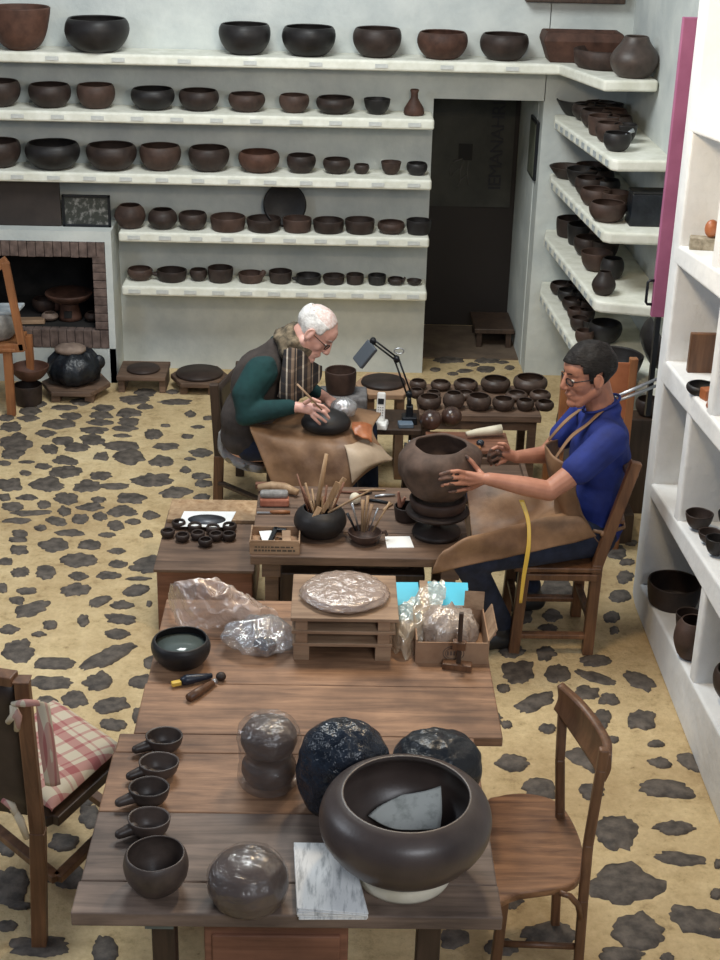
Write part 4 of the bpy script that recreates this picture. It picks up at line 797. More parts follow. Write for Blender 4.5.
# grey articulated lamp arm on the right, bottle, things behind the man
t = thing('wall_lamp_arm', 'pale grey double-tube lamp arm reaching out behind the man in blue', 'lamp', tuple(Yp(657, 376, 6.15)))
A, Bq = Yp(613, 398, 6.05)-t.location, Vector((.03, 0, .0))
for dz in (0, -.035): MB().tube([A+Vector((0, 0, dz*.6)), Bq+Vector((0, 0, dz))], .0075).obj('arm_tube', METAL_G, t)
MB().capsule(A+Vector((-.035, -.02, -.035)), A, .008, .012).obj('arm_tip', METAL_B, t); MB().box(Bq+Vector((.0, 0, -.017)), (.03, .04, .09)).obj('bracket', METAL_G, t, bevel=.003)
t = thing('leather_chair', 'wooden chair with an orange leather back standing behind the man in blue', 'chair', (1.26, 6.30, 0))
def LC(px, py, y=6.30): return Yp(px, py, y)-t.location
pl, prr = LC(566, 372), LC(634, 358)
for a in (pl, prr): MB().beam((a.x, 0.0, 0.003), (a.x, 0, a.z), .038, .038, (0, 1, 0)).obj('back_post', WD_ORANGE, t, bevel=.004)
c = (LC(568, 368).z+LC(568, 422).z)/2; MB().box(((pl.x+prr.x)/2, -.008, (prr.z-.02+LC(600, 418).z)/2+.0), (prr.x-pl.x-.03, .008, prr.z-.02-LC(600, 418).z)).obj('leather_back', LEATHER_O, t, bevel=.003)
for k in range(7):
    for a in (pl, prr): MB().lathe([(0, -.021), (.007, -.021), (.009, 0)], 8, Matrix.Translation((a.x, 0, a.z-.03-.045*k)) @ Matrix.Rotation(PI/2, 4, 'X')).obj('stud', METAL_B, t)
MB().box(((pl.x+prr.x)/2, .17, .40), (prr.x-pl.x, .36, .03)).obj('seat', LEATHER_D, t, bevel=.006)
for sx in (pl.x, prr.x): MB().box((sx, .33, .1925), (.036, .036, .385)).obj('leg', WD_ORANGE, t)
for z in (.12, .24): MB().box(((pl.x+prr.x)/2, .33, z), (prr.x-pl.x, .02, .03)).obj('stretcher', WD_ORANGE, t)
pk = Yp(556, 420, 6.20); one(MB().grid([[Yp(561, 417, 6.27)-pk, Yp(568, 416, 6.265)-pk, Yp(576, 417, 6.27)-pk], [Yp(555, 430, 6.26)-pk, Yp(562, 434, 6.25)-pk, Yp(570, 432, 6.265)-pk], [Yp(547, 446, 6.25)-pk, Yp(554, 449, 6.24)-pk, Yp(562, 448, 6.26)-pk]], 6), 'pink_cloth', PINKCL, 'pale pink cloth draped at the side of the orange leather chair', 'cloth', tuple(pk), solid=.02)
p = Zp(637, 478, .30) ; t = thing('glass_bottle', 'green-tinted glass bottle behind the chair of the man in blue', 'bottle', (1.38, 6.45, .16))
MB().lathe([(0, 0), (.036, 0), (.038, .01), (.038, .13), (.03, .165), (.014, .19), (.013, .235), (.016, .24), (.012, .245), (0, .245)], 28).obj('glass_body', GLASSG, t)
MB().lathe([(0, .245), (.014, .245), (.014, .265), (0, .265)], 20).obj('cap', CLOTHR, t)
MB().lathe([(.0386, .05), (.0390, .05), (.0390, .11), (.0386, .11)], 28).obj('label', PAPER, t)
one(MB().box((0, 0, .08), (.22, .24, .16)), 'wooden_crate', WD_DARK, 'dark low crate under the glass bottle', 'crate', (1.38, 6.48, 0), 0, bevel=.004)
one(bowl_mb('round', .065, .085), 'clay_pot', CL_DARK, 'dark pot standing on the dark cabinet below the corner shelves', 'pot', (1.60, 6.79, .52))

one(MB().box((0, 0, .18), (.60, .40, .36)).box((.12, -.06, .38), (.24, .2, .04)), 'storage_crate', WD_DARK, 'dark storage crate pushed under the low work table', 'crate', (.10, 5.50, 0), 0, bevel=.008)
for i, (x, y, R, H) in enumerate(((1.52, 7.15, .17, .26), (1.44, 7.62, .16, .30), (1.62, 6.98, .10, .14))):
    if i == 2: continue
    one(bowl_mb(('round', 'globe', 'open')[i], R, H), 'clay_pot', CL_BLACK, ('large black pot on the floor below the lowest corner shelf', 'tall black closed pot on the floor deep under the corner shelves', 'small black pot on the floor by the corner wall')[i], 'pot', (x, y, 0 if i < 2 else 0))
one(MB().prism([(1.36, 6.72), (1.73, 6.72), (1.73, 6.86), (1.36, 6.86)], 0, .52), 'dark_cabinet', WD_DARK, 'dark wooden cabinet side below the corner shelves behind the glass bottle', 'cabinet', (0, 0, 0), bevel=.006)

rk = random.Random(11)
for i in range(9):                                     # more short tools in the black tool pot
    a_ = rk.uniform(0, 2*PI); r_ = rk.uniform(.01, .045); b_ = Vector((r_*math.cos(a_)*1.7, r_*math.sin(a_)*1.2, rk.uniform(.13, .20)))
    one(MB().tube([Vector((0, 0, 0)), b_*.5, b_], [.0035, .0045, .0045], 8), 'tool_stick', [WD_TOOL, WD_PALE, WD_RED][i % 3], 'thin short wooden stick bunched among the others in the black tool pot', 'tool', (tx+r_*.5*math.cos(a_), ty+r_*.5*math.sin(a_), MT+.03), 0, 'short sticks in the black pot')
# ================================================================ NEAR TABLE
NT = .75
t = thing('long_table', 'long worn plank table in the foreground covered with pots', 'table', (0, 3.4, 0))
def plk(nm, x0, x1, y0, y1, mat, th=.032): return MB().box(((x0+x1)/2, (y0+y1)/2-3.4, NT-th/2), (x1-x0, y1-y0-.002, th)).obj(nm, mat, t, bevel=.004)
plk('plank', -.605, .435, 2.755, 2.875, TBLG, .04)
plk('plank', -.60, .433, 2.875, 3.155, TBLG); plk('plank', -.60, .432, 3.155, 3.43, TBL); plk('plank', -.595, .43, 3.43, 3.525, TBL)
plk('plank', -.555, .515, 3.525, 3.80, TBL); plk('plank', -.55, .515, 3.80, 4.07, TBL); plk('plank', -.55, .515, 4.07, 4.34, TBL)
for x, y in ((-.40, 2.90), (.27, 2.90), (-.42, 4.24), (.42, 4.24)): MB().box((x, y-3.4, (NT-.035)/2), (.06, .06, NT-.035)).obj('leg', WD_DARK if y < 3 else WD_MID, t, bevel=.004)
MB().box((-.40, 2.83-3.4, NT-.062), (.07, .06, .045)).obj('leg_block', mottled('green_grey_paint', (.09, .11, .10), (.15, .17, .15), 8, .7, .2), t)
MB().box((.03, 2.93-3.4, NT-.09), (.80, .025, .09)).obj('rail', WD_DARK, t)
t = thing('drawer_chest', 'reddish-brown wooden chest under the near end of the long table', 'chest', (-.115, 3.02, 0))
MB().box((0, 0, .33), (.36, .36, .66)).obj('body', WD_RED, t, bevel=.005); MB().box((0, -.183, .52), (.32, .012, .2)).obj('drawer_front', WD_RED, t, bevel=.004)
MB().box((0, -.183, .28), (.32, .012, .2)).obj('drawer_front', WD_RED, t, bevel=.004)
# big glazed pot on its cream ring
bc = Zp(406, 885, NT); D = 170*depth(Yp(406, 815, bc.y+.1))/CF
ring = Zp(404, 903, NT); RR_ = .117; cy = ring.y+RR_*.95; cx = ring.x+.002
one(MB().lathe([(RR_-.03, 0), (RR_, 0), (RR_+.004, .01), (RR_+.001, .046), (RR_-.02, .053), (RR_-.032, .046), (RR_-.03, 0)], 56), 'support_ring', CREAM, 'cream-coloured ring supporting the large open pot', 'ring', (cx, cy, NT))
R_ = D/2*1.0; Hh = .205
prof = [(0, 0), (.50, .0), (.64, .07), (.83, .25), (.97, .47), (1.0, .62), (.985, .75), (.93, .87), (.83, .96), (.76, .995), (.73, 1.0), (.72, .985), (.74, .93), (.84, .82), (.90, .7), (.91, .58), (.86, .4), (.7, .2), (.5, .1), (0, .09)]
P2 = []
for i in range(len(prof)-1):
    a, b, c, d = (Vector((*prof[j], 0)) for j in (max(i-1, 0), i, i+1, min(i+2, len(prof)-1)))
    for k in range(5):
        u = k/5; v = .5*((2*b)+(c-a)*u+(2*a-5*b+4*c-d)*u*u+(3*b-a-3*c+d)*u**3); P2.append((max(v.x, 0)*R_, v.y*Hh))
P2.append((0, prof[-1][1]*Hh))
mt, nt, b = newmat('burnished_pot'); v = coords(nt, (1, 1, 1)); n = N(nt, 'ShaderNodeTexNoise', Scale=9, Detail=5); nt.links.new(v, n.inputs[0])
nt.links.new(ramp(nt, n.outputs['Fac'], [(.3, (.040, .028, .025)), (.7, (.078, .056, .048))]), b.inputs['Base Color'])
w_ = N(nt, 'ShaderNodeTexNoise', Scale=40, Detail=3, Distortion=2)
nt.links.new(v, w_.inputs[0]); bumpn(nt, b, w_.outputs['Fac'], .15, .003); b.inputs['Roughness'].default_value = .40; b.inputs['Coat Weight'].default_value = .15; b.inputs['Coat Roughness'].default_value = .3
PZ0 = NT+.040
pot = one(MB().lathe(P2, 112, wob=.006), 'large_pot', mt, 'very large dark brown wide pot with a broad rim in the foreground', 'pot', (cx, cy, PZ0))
def inpot(px, py, z): return Zp(px, py, z)
z = PZ0+.055; one(MB().grid([[Zp(368, 816, z), Zp(395, 829, z), Zp(440, 829, z)], [Zp(380, 806, z+.02), Zp(405, 812, z+.02), Zp(442, 812, z+.025)], [Zp(402, 795, z+.04), Zp(425, 791, z+.05), Zp(441, 786, z+.055)]], 6).disp(lambda v: v-Vector((cx, cy, z))), 'newspaper', mottled('newsprint', (.34, .36, .33), (.60, .62, .58), 24, .8, .2, p=(.3, .5)), 'folded piece of newspaper lying inside the very large pot', 'paper', (cx, cy, z), solid=.003)
# wrapped pots
def bag(name, mat, lab, x0, x1, yt, yb, prof, amp, fr, seed, cat='bag', ky=.9, sy_=1.0, **kw):
    f = Zp((x0+x1)/2, yb, NT); D = (x1-x0)*depth(f)/CF*1.03; R = D/2; yc = f.y+R*ky*prof[1][0]; p = Yp((x0+x1)/2, yt, yc)
    tt = depth(p); d = (p-CAM).normalized(); se = -d.z; ce = math.sqrt(1-se*se); H = ((yb-yt)*tt/CF-R*.9*se)/ce
    mb = MB().lathe([(a*R, b*H) for a, b in prof], 72, wob=.05, seed=seed, sy=sy_); mb.wrinkle(amp*R, fr, seed, 0)
    return one(mb, name, mat, lab, cat, (Yp((x0+x1)/2, (yt+yb)/2, yc).x, yc, NT), **kw), R, H
dome = [(0, 0), (.62, 0), (.85, .12), (.97, .3), (1, .48), (.95, .68), (.8, .85), (.5, .96), (.2, 1), (0, 1.0)]
def dense(pr, k=4):
    o = []
    for (a, b), (c, d) in zip(pr, pr[1:]):
        for i in range(k): o.append((a+(c-a)*i/k, b+(d-b)*i/k))
    return o+[pr[-1]]
dome = dense(dome, 4)
o, R, H = bag('black_bag', BAGBLACK, 'large pot wrapped in glossy black plastic behind the very large pot, left one', 298, 389, 703, 812, dome, .07, 16, 4, sy_=.84, subd=1)
o, R, H = bag('black_bag', BAGBLACK2, 'lower pot wrapped in black plastic behind the very large pot, right one', 393, 481, 717, 792, dome, .08, 17, 9, sy_=.84, subd=1)
ball = dense([(0, 0), (.62, 0), (.88, .15), (1, .42), (.97, .65), (.8, .86), (.45, .98), (0, 1)], 4)
o, R, H = bag('wrapped_bowl', JARP, 'overturned bowl wrapped in clear film at the near edge of the table', 207, 289, 836, 906, ball, .06, 14, 6, 'bowl', subd=1)
one(MB().lathe([(a*R*.95, b*H*.94) for a, b in ball], 64), 'overturned_bowl', CL_WET, 'dark overturned clay bowl inside clear film at the near edge of the table', 'bowl', tuple(o.location))
# three stacked balls of clay in clear bag
f = Zp(268, 795, NT); R = 60*depth(f)/CF/2; yc = f.y+R*.75; xc = Yp(269, 760, yc).x
jb = dense([(0, 0), (.95, 0), (1.06, .12), (1.0, .33), (.98, .5), (1.08, .66), (1.02, .85), (.7, .97), (0, 1)], 5); H = .205
one(MB().lathe([(a*R, b*H) for a, b in jb], 72).wrinkle(.010, 22, 12, 0), 'clear_bag', JARP, 'clear plastic bag around two stacked clay bowls on the table', 'bag', (xc, yc, NT), subd=1)
one(MB().lathe([(a*R*.93, b*H*.45+.004) for a, b in ball], 56), 'clay_bowl', CL_WET, 'lower of the two clay bowls inside the clear bag', 'bowl', (xc, yc, NT))
one(MB().lathe([(a*R*.95, b*H*.48) for a, b in ball], 56), 'clay_bowl', CL_WET, 'upper of the two clay bowls inside the clear bag', 'bowl', (xc, yc, NT+.004+H*.45))
# newspaper bundle hanging over near edge
a = Zp(333, 895, NT)
nb_ = MB(); rn = random.Random(2)
for k in range(7):
    z = .002+.0045*k; j = [rn.uniform(-.006, .006) for _ in range(8)]
    Pp = [Zp(297+j[0]*300, 918+j[1]*400, NT), Zp(368+j[2]*200, 922+j[3]*400, NT), Zp(350+j[4]*200, 853, NT), Zp(294+j[6]*200, 852, NT)]
    Pp[0].y = max(Pp[0].y, 2.705); Pp[1].y = max(Pp[1].y, 2.70)
    nb_.prism([(p.x-a.x, p.y-a.y) for p in Pp], z-.002, z+.002)
mtn = mottled('newsprint_grey', (.42, .43, .43), (.80, .80, .78), 26, .85, .4, p=(.33, .52), stretch=(3, .6, 1))
one(nb_, 'newspaper_stack', mtn, 'folded stack of old newspapers hanging over the near edge of the table', 'newspaper', (a.x, a.y, NT), bevel=.0015)
# ladle bowls
for i, (x0, x1, yt, yb, hx) in enumerate(((145, 183, 729.5, 755, 132), (137.5, 178.5, 752, 782, 126), (127.5, 169, 781, 809, 115), (126.5, 170.5, 808, 841, 115))):
    f = Zp((x0+x1)/2, yb, NT); Dm = (x1-x0)*depth(f)/CF; R = Dm/2; p = Vector((Zp((x0+x1)/2, yb, NT).x, f.y+R*.5, NT))
    Hb = .047 if i < 2 else .052
    o = one(MB().lathe(bowl_profile('open', R, Hb, .006), 44, wob=.05, seed=i, sy=.86), 'ladle_bowl', CL_GREY, ['farthest of the four brown ladle bowls in a row at the table’s left side', 'second farthest of the four brown ladle bowls in a row', 'third of the four brown ladle bowls, next to the nearest', 'nearest of the four brown ladle bowls, just beyond the round bowl'][i], 'bowl', (p.x, p.y, NT), 0, 'ladle bowls on the table')
    hl = (x0+x1)/2-hx; L = hl*depth(f)/CF
    MB().capsule((-R*.75, -.012, Hb*.50), (-L+.013, -.030, Hb*.42), .017, .0125).obj('handle', CL_GREY, o)
o, p, D, H = bowl_px(124, 188, 837, 898, NT, 'round', CL_GREY, 'clay_bowl', 'round dark bowl with scraps inside at the near left of the table', 'bowl', None)
q = o.location
one(MB().prism([(-.02, -.012), (.018, -.016), (.012, .016)], 0, .006), 'clay_scrap', mottled('blue_grey_scrap', (.16, .19, .22), (.26, .3, .33), 20, .6, 0), 'blue-grey scrap lying in the round near-left bowl', 'scrap', (q.x-.014, q.y+.0, NT+.022), .3, bevel=.001)
one(MB().ell((0, 0, .005), (.013, .009, .006)), 'clay_scrap', mottled('green_grey_scrap', (.25, .27, .2), (.4, .42, .33), 20, .6, 0), 'pale greenish scrap lying in the round near-left bowl', 'scrap', (q.x+.026, q.y+.004, NT+.020))
# water basin
o, p, D, H = bowl_px(151.5, 210.5, 626, 671, NT, 'round', CL_BLACK, 'water_basin', 'black round basin of grey water at the far left of the long table', 'basin', None)
MB().lathe([(0, 0), (D/2*.90, 0), (D/2*.9, .003), (0, .003)], 44).obj('water', WATER, o).location = (0, 0, H*.72)
# two hand tools
a, b = Zp(170, 688, NT), Zp(212, 679, NT); t = thing('brush', 'blue-black handled brush with a yellow tip on the long table', 'brush', (a.x, a.y, NT)); d = b-a; d.z = 0
MB().box(d*.15+Vector((0, 0, .012)), (.030, .018, .014), None, (0, 0, math.atan2(d.y, d.x))).obj('yellow_tip', YELLOW, t, bevel=.003)
MB().tube([d*.28+Vector((0, 0, .014)), d*.4+Vector((0, 0, .016)), d*.75+Vector((0, 0, .014)), d+Vector((0, 0, .012))], [.013, .017, .012, .008]).obj('handle', plain('blue_black', (.014, .02, .035), .4), t)
a, b = Zp(189, 702, NT), Zp(222, 680, NT); t = thing('burnishing_tool', 'brown-handled tool with a dark stone ball tip on the long table', 'tool', (a.x, a.y, NT)); d = b-a; d.z = 0
MB().tube([Vector((0, 0, .014)), d*.3+Vector((0, 0, .014)), d*.72+Vector((0, 0, .012))], [.0135, .014, .009]).obj('handle', WD_CHAIR, t)
MB().tube([d*.72+Vector((0, 0, .012)), d*.8+Vector((0, 0, .012))], .009).obj('ferrule', METAL_G, t); MB().ell(d*.97+Vector((0, 0, .015)), (.016, .016, .014)).obj('ball_tip', CL_DARK, t)
# pallet stack with wrapped disc
a, b = Zp(297, 661, NT), Zp(387, 664, NT); w = b.x-a.x+.03; cx2 = (a.x+b.x)/2; cy2 = a.y+.10
cy2 = a.y+.15; t = thing('bat_stack', 'stack of three small wooden bat stands on the long table', 'stand', (cx2, cy2, NT))
for k in range(3):
    z = .062+.046*k
    MB().box((0.003*k, 0, z-.006), (w+.012*k, .29+.004*k, .012)).obj('board', WD_PALE, t, bevel=.002)
    for sx in (-1, 1): MB().box((sx*(w/2-.028), -.004, z-.012-.017 if k else .025), (.05 if k < 1 else .038, .28, .034 if k else .05)).obj('spacer', WD_PALE, t, bevel=.002)
zt = .062+.092+NT
c = Zp(345, 592, zt+.01)
t = thing('wrapped_disc', 'flat greyish clay disc wrapped in thin plastic on top of the bat stack', 'clay', (cx2+.005, cy2, zt))
MB().lathe([(0, 0), (.105, 0), (.112, .006), (.11, .014), (0, .016)], 48).obj('bat', WD_DARK, t)
MB().lathe(dense([(0, .010), (.108, .010), (.114, .016), (.106, .026), (.05, .031), (0, .031)], 5), 56, sx=1.12, sy=1.05).wrinkle(.006, 26, 4, .004).obj('clay_slab', CL_PALE, t, smooth=1)
MB().lathe(dense([(0, .008), (.120, .006), (.126, .014), (.112, .031), (.05, .037), (0, .036)], 5), 64, sx=1.14, sy=1.06).wrinkle(.010, 30, 7, .002).obj('film', PINKP, t)
# cyan folders in an open wooden tray behind
a, b = Zp(378, 612, NT), Zp(468, 610, NT); w = b.x-a.x
t = thing('open_tray', 'shallow open wooden tray at the far edge of the long table holding cyan folders', 'tray', ((a.x+b.x)/2, 4.215, NT))
MB().box((0, 0, .004), (w, .20, .008)).obj('bottom', WD_PALE, t)
for nm, c, d in (('front_wall', (0, -.098, .024), (w, .008, .048)), ('back_wall', (0, .098, .036), (w, .008, .072)), ('side_wall', (-w/2, 0, .03), (.008, .2, .06)), ('side_wall', (w/2, 0, .03), (.008, .2, .06))): MB().box(c, d).obj(nm, WD_PALE, t, bevel=.001)
xt, yt_ = t.location.x, t.location.y
one(MB().box((0, 0, 0), (.115, .19, .010), None, (.22, 0, .03)), 'cyan_folder', CYAN, 'left bright cyan folder lying in the open wooden tray', 'folder', (xt-.075, yt_-.01, NT+.075), bevel=.001)
one(MB().box((0, 0, 0), (.150, .17, .010), None, (.18, 0, -.04)), 'cyan_folder', CYAN, 'right bright cyan folder lying in the open wooden tray', 'folder', (xt+.070, yt_+.01, NT+.078), bevel=.001)
one(MB().box((0, 0, 0), (w-.03, .17, .03)), 'paper_block', PAPER, 'stack of white paper under the cyan folders', 'paper', (xt, yt_, NT+.025), bevel=.002)
one(MB().box((0, 0, 0), (.028, .17, .012), None, (.25, 0, 0)), 'wooden_stick', WD_PALE, 'flat pale wooden stick lying between the two cyan folders', 'stick', (xt-.005, yt_-.03, NT+.098), .0, bevel=.002)
# carton with crumpled plastic
a, b = Zp(416, 664, NT), Zp(488, 668, NT); w = b.x-a.x
t = thing('cardboard_carton', 'small cardboard carton with a round printed mark, stuffed with plastic', 'carton', ((a.x+b.x)/2, a.y+.115, NT), 0)
MB().box((0, 0, .003), (w, .22, .006)).obj('bottom', CARD, t)
for nm, c, d in (('front_wall', (0, -.108, .038), (w, .005, .076)), ('back_wall', (0, .108, .045), (w, .005, .09)), ('side_wall', (-w/2, 0, .043), (.005, .22, .086)), ('side_wall', (w/2, 0, .043), (.005, .22, .086))): MB().box(c, d).obj(nm, CARD, t, bevel=.001)
MB().box((w/2+.012, -.02, .10), (.005, .17, .05), None, (0, .5, 0)).obj('flap', WD_PALE, t); MB().box((w/2-.03, .10, .115), (.07, .004, .06), None, (-.4, .2, .3)).obj('flap', WD_PALE, t)
lg = MB().tube([(.004+.033*math.cos(k), -.1112, .038+.026*math.sin(k)) for k in [2*PI*i/28 for i in range(28)]], .0012, 6, True).tube([(.004+.026*math.cos(k), -.1112, .038+.019*math.sin(k)) for k in [2*PI*i/28 for i in range(28)]], .0008, 6, True)
for dx in (-.014, -.004, .006, .016): lg.box((dx, -.1112, .038), (.005, .001, .014))
lg.obj('round_mark', plain('faded_print', (.12, .08, .06), .8), t)
tl = t.location
one(MB().ell((0, 0, .06), (.092, .092, .072), seg=64).wrinkle(.030, 19, 5, 0.0), 'crumpled_plastic', MILKP, 'crumpled milky plastic filling the small carton', 'plastic', (tl.x-.005, tl.y, NT+.007))
def HP(px, py, h): return Zp(px, py, NT+h)
g = Zp(405, 655, NT)
pb = MB().grid([[HP(386, 612, .06), HP(385, 632, .045), HP(390, 652, .004), HP(400, 660, .002)], [HP(402, 608, .10), HP(400, 628, .085), HP(402, 648, .045), HP(410, 659, .002)], [HP(424, 592, .12), HP(421, 612, .105), HP(417, 634, .07), HP(416, 654, .004)], [HP(444, 583, .12), HP(446, 598, .11), HP(440, 615, .10), HP(432, 632, .08)]], 9)
pb.disp(lambda v: v-Vector((g.x, g.y, NT))).disp(lambda v: v+Vector((0, .010, .022))*(1-2*abs(noise.noise(v*26)))+Vector((0, .01, .01))*noise.noise(v*50)); pb.v = [Vector((v.x, v.y, max(v.z, .002))) for v in pb.v]
one(pb, 'clear_plastic_bag', clearplastic('yellowish_plastic', (.62, .50, .35), .55, .12, .12), 'clear yellowish plastic bag spilling out beside the small carton', 'bag', (g.x, g.y, NT), subd=1)
# wooden post stand
a, b = Zp(438, 664, NT), Zp(476, 673, NT); t = thing('post_stand', 'small dark wooden stand with an upright post and collar', 'stand', ((a.x+b.x)/2, (a.y+b.y)/2, NT), -.18)
MB().box((0, 0, .011), (.092, .034, .022)).obj('base', WD_CHAIR, t, bevel=.003); MB().box((.004, 0, .11), (.014, .014, .18)).obj('post', WD_DARK, t, bevel=.002)
MB().box((.004, -.004, .088), (.042, .026, .028)).obj('collar', WD_CHAIR, t, bevel=.003)
# pink and clear plastic heap at the left
g = Zp(225, 640, NT)
h = MB().grid([[HP(168, 601, .02), HP(172, 615, .006), HP(178, 628, .002), HP(188, 634, .002)], [HP(172, 590, .10), HP(186, 596, .105), HP(200, 612, .07), HP(208, 632, .003)], [HP(196, 583, .13), HP(212, 592, .13), HP(226, 606, .10), HP(232, 632, .01)], [HP(224, 588, .09), HP(240, 597, .10), HP(252, 612, .08), HP(256, 636, .004)], [HP(244, 602, .01), HP(262, 608, .05), HP(276, 618, .04), HP(284, 634, .002)]], 10)
h.disp(lambda v: v-Vector((g.x, g.y, NT))).disp(lambda v: v+Vector((0, -.2, 1))*.030*(1-2*abs(noise.noise(v*15+Vector((4, 0, 0)))))+Vector((0, .01, .012))*noise.noise(v*42)); h.v = [Vector((v.x, v.y, max(v.z, .002))) for v in h.v]
one(h, 'plastic_sheet', PINKP, 'crumpled milky pinkish plastic sheet behind the black water basin', 'plastic', (g.x, g.y, NT), subd=1)
f = Zp(258, 660, NT); mb = MB().ell((0, 0, .045), (.115, .085, .055), seg=56).wrinkle(.040, 17, 11, 0)
one(mb, 'clear_plastic_bag', CLEARP, 'crumpled clear plastic bag with a dark object inside, left of the bat stack', 'bag', (f.x, f.y+.075, NT), subd=1)
one(MB().ell((0, 0, .028), (.038, .028, .028)), 'dark_lump', BAGBLACK, 'dark lump seen inside the clear plastic bag', 'lump', (f.x+.020, f.y+.045, NT))
# ================================================================ NEAR RIGHT CHAIR
t = thing('school_chair', 'brown wooden chair with a curved top rail at the right of the table', 'chair', (.64, 3.42, 0))
L = t.location
def CW(v): return Vector(v)-L
SZc = .42
pts = [Zp(484, 808, SZc), Zp(500, 795, SZc), Zp(530, 793, SZc), Zp(560, 803, SZc), Zp(578, 832, SZc), Zp(584, 860, SZc), Zp(578, 880, SZc), Zp(560, 887, SZc), Zp(520, 893, SZc), Zp(487, 896, SZc)]
pts = [CW(p) for p in pts]; P_ = []
for i in range(len(pts)):
    a, b, c, d = pts[i-1], pts[i], pts[(i+1) % len(pts)], pts[(i+2) % len(pts)]
    for k in range(4): u = k/4; P_.append(.5*((2*b)+(c-a)*u+(2*a-5*b+4*c-d)*u*u+(3*b-a-3*c+d)*u**3))
P_ = [(p.x, p.y) for p in P_]; P_.reverse()
MB().prism(P_, SZc-.028, SZc).obj('seat', WD_SEAT, t, bevel=.008, bseg=3)
q1b, q1t = CW(Vector((.705, 3.62, .004))), CW(Yp(561, 735, 3.74)); q2t = CW(Yp(596, 768, 3.38))
fr_ = Zp(578, 990, 0)
rb = CW(Vector((.80, 3.36, .004)))
rp = [CW(Yp(580, 965, 3.26)), CW(Yp(583, 900, 3.27)), CW(Yp(588, 845, 3.29)), CW(Yp(601, 770, 3.30)), CW(Yp(604, 750, 3.30))]
lp = [CW(Vector((.735, 3.60, .003))), CW(Yp(560, 812, 3.60)), CW(Yp(560, 760, 3.62)), CW(Yp(563, 705, 3.66))]
rp[0] = Vector((rp[1].x+.01, rp[1].y, .003)); 
for P in (rp, lp):
    bb = MB()
    for a, b in zip(P, P[1:]): bb.beam(a, b+(b-a).normalized()*.006, .028, .026, (0, 1, 0))
    bb.obj('back_post', WD_CHAIR, t, bevel=.006)
def CR_(L_): return [CW(Yp(*q)) for q in L_]
top = CR_([(560, 684, 3.66), (580, 702, 3.60), (596, 722, 3.50), (607, 742, 3.38), (606, 756, 3.30)])
bot = CR_([(556, 708, 3.66), (573, 731, 3.60), (587, 752, 3.50), (598, 770, 3.38), (601, 780, 3.30)])
mid = [(a+b)/2+Vector((.008, 0, 0)) for a, b in zip(top, bot)]
MB().grid([top, mid, bot], 6).obj('top_rail', WD_CHAIR, t, solid=.026, bevel=.0)
for nm, a, b in (('front_leg', (.50, 3.27, .0), (.52, 3.30, SZc-.028)), ('front_leg', (.50, 3.60, .0), (.52, 3.58, SZc-.028))): MB().beam(CW(a), CW(b), .03, .03, (0, 1, 0)).obj('leg', WD_CHAIR, t, bevel=.004)
MB().tube([CW(Yp(560, 893, 3.24)), CW(Yp(570, 896, 3.24)), CW(Yp(578, 905, 3.25)), CW(Yp(581, 918, 3.26))], .009).obj('side_brace', WD_CHAIR, t)
MB().tube([CW((.51, 3.29, .2)), CW((.76, 3.28, .2))], .010).tube([CW((.51, 3.59, .2)), CW((.72, 3.60, .2))], .010).obj('stretcher', WD_CHAIR, t)
# ================================================================ LEFT CHAIR WITH PLAID CUSHION
t = thing('cushion_chair', 'dark leather-backed wooden chair with a plaid cushion at the left edge', 'chair', (-.95, 3.75, 0)); L = t.location
p0 = Zp(40, 945, 0); SH = .42
ptop = Yp(22, 680, p0.y); pp = CW(Vector((p0.x, p0.y, 0.003)))
MB().beam(pp, CW(Vector((Yp(38, 830, p0.y).x, p0.y, Yp(38, 830, p0.y).z))), .045, .045, (0, 1, 0)).beam(CW(Yp(38, 834, p0.y)), CW(ptop), .042, .038, (0, 1, 0)).obj('back_post', WD_CHAIR, t, bevel=.004)
MB().prism([(-.024, -.024), (.024, -.024), (.024, .024), (-.024, .024)], 0, .004, Matrix.Translation(CW(ptop)+Vector((0, 0, .0)))).obj('post_cap', WD_CHAIR, t, bevel=.003)
q0 = Vector((p0.x-.40, p0.y+.12, 0)); MB().beam(CW(q0+Vector((0, 0, .003))), CW(Vector((ptop.x-.40, p0.y+.10, ptop.z))), .042, .04, (0, 1, 0)).obj('back_post', WD_CHAIR, t, bevel=.004)
a, b, c, d = CW(Yp(15, 682, p0.y)), CW(Yp(40, 820, p0.y+.02)), CW(Vector((ptop.x-.42, p0.y+.10, ptop.z-.02))), CW(Vector((ptop.x-.36, p0.y+.11, .46)))
MB().grid([[a+Vector((0, .02, -.01)), c], [b+Vector((0, .02, 0)), d]], 5).obj('leather_back', LEATHER_D, t, solid=.012)
MB().beam(a+Vector((0, 0, .01)), c+Vector((0, 0, .02)), .05, .03, (0, 0, 1)).obj('top_rail', WD_CHAIR, t, bevel=.004)
# seat corners
s0, s1, s2 = Zp(52, 812, SH), Zp(118, 752, SH), Zp(54, 708, SH); s3 = s0+(s2-s1)
seat = [CW(v) for v in (s0, s1, s2, s3)]
bar = MB()
for i in range(4): bar.beam(seat[i]-Vector((0, 0, .03)), seat[(i+1) % 4]-Vector((0, 0, .03)), .045, .035, (0, 0, 1))
bar.obj('seat_rail', WD_DARK, t, bevel=.004)
for k, v in enumerate((s1, s2)): MB().beam(CW(Vector((v.x, v.y-.0, .003))), CW(Vector((v.x, v.y, SH-.02))), .045, .045, (0, 1, 0)).obj('leg', WD_CHAIR, t, bevel=.004)
for z in (.17,): 
    for i, j in ((0, 1), (1, 2), (0, 3)): MB().beam(Vector((seat[i].x, seat[i].y, z)), Vector((seat[j].x, seat[j].y, z)), .035, .025, (0, 0, 1)).obj('stretcher', WD_CHAIR, t, bevel=.003)
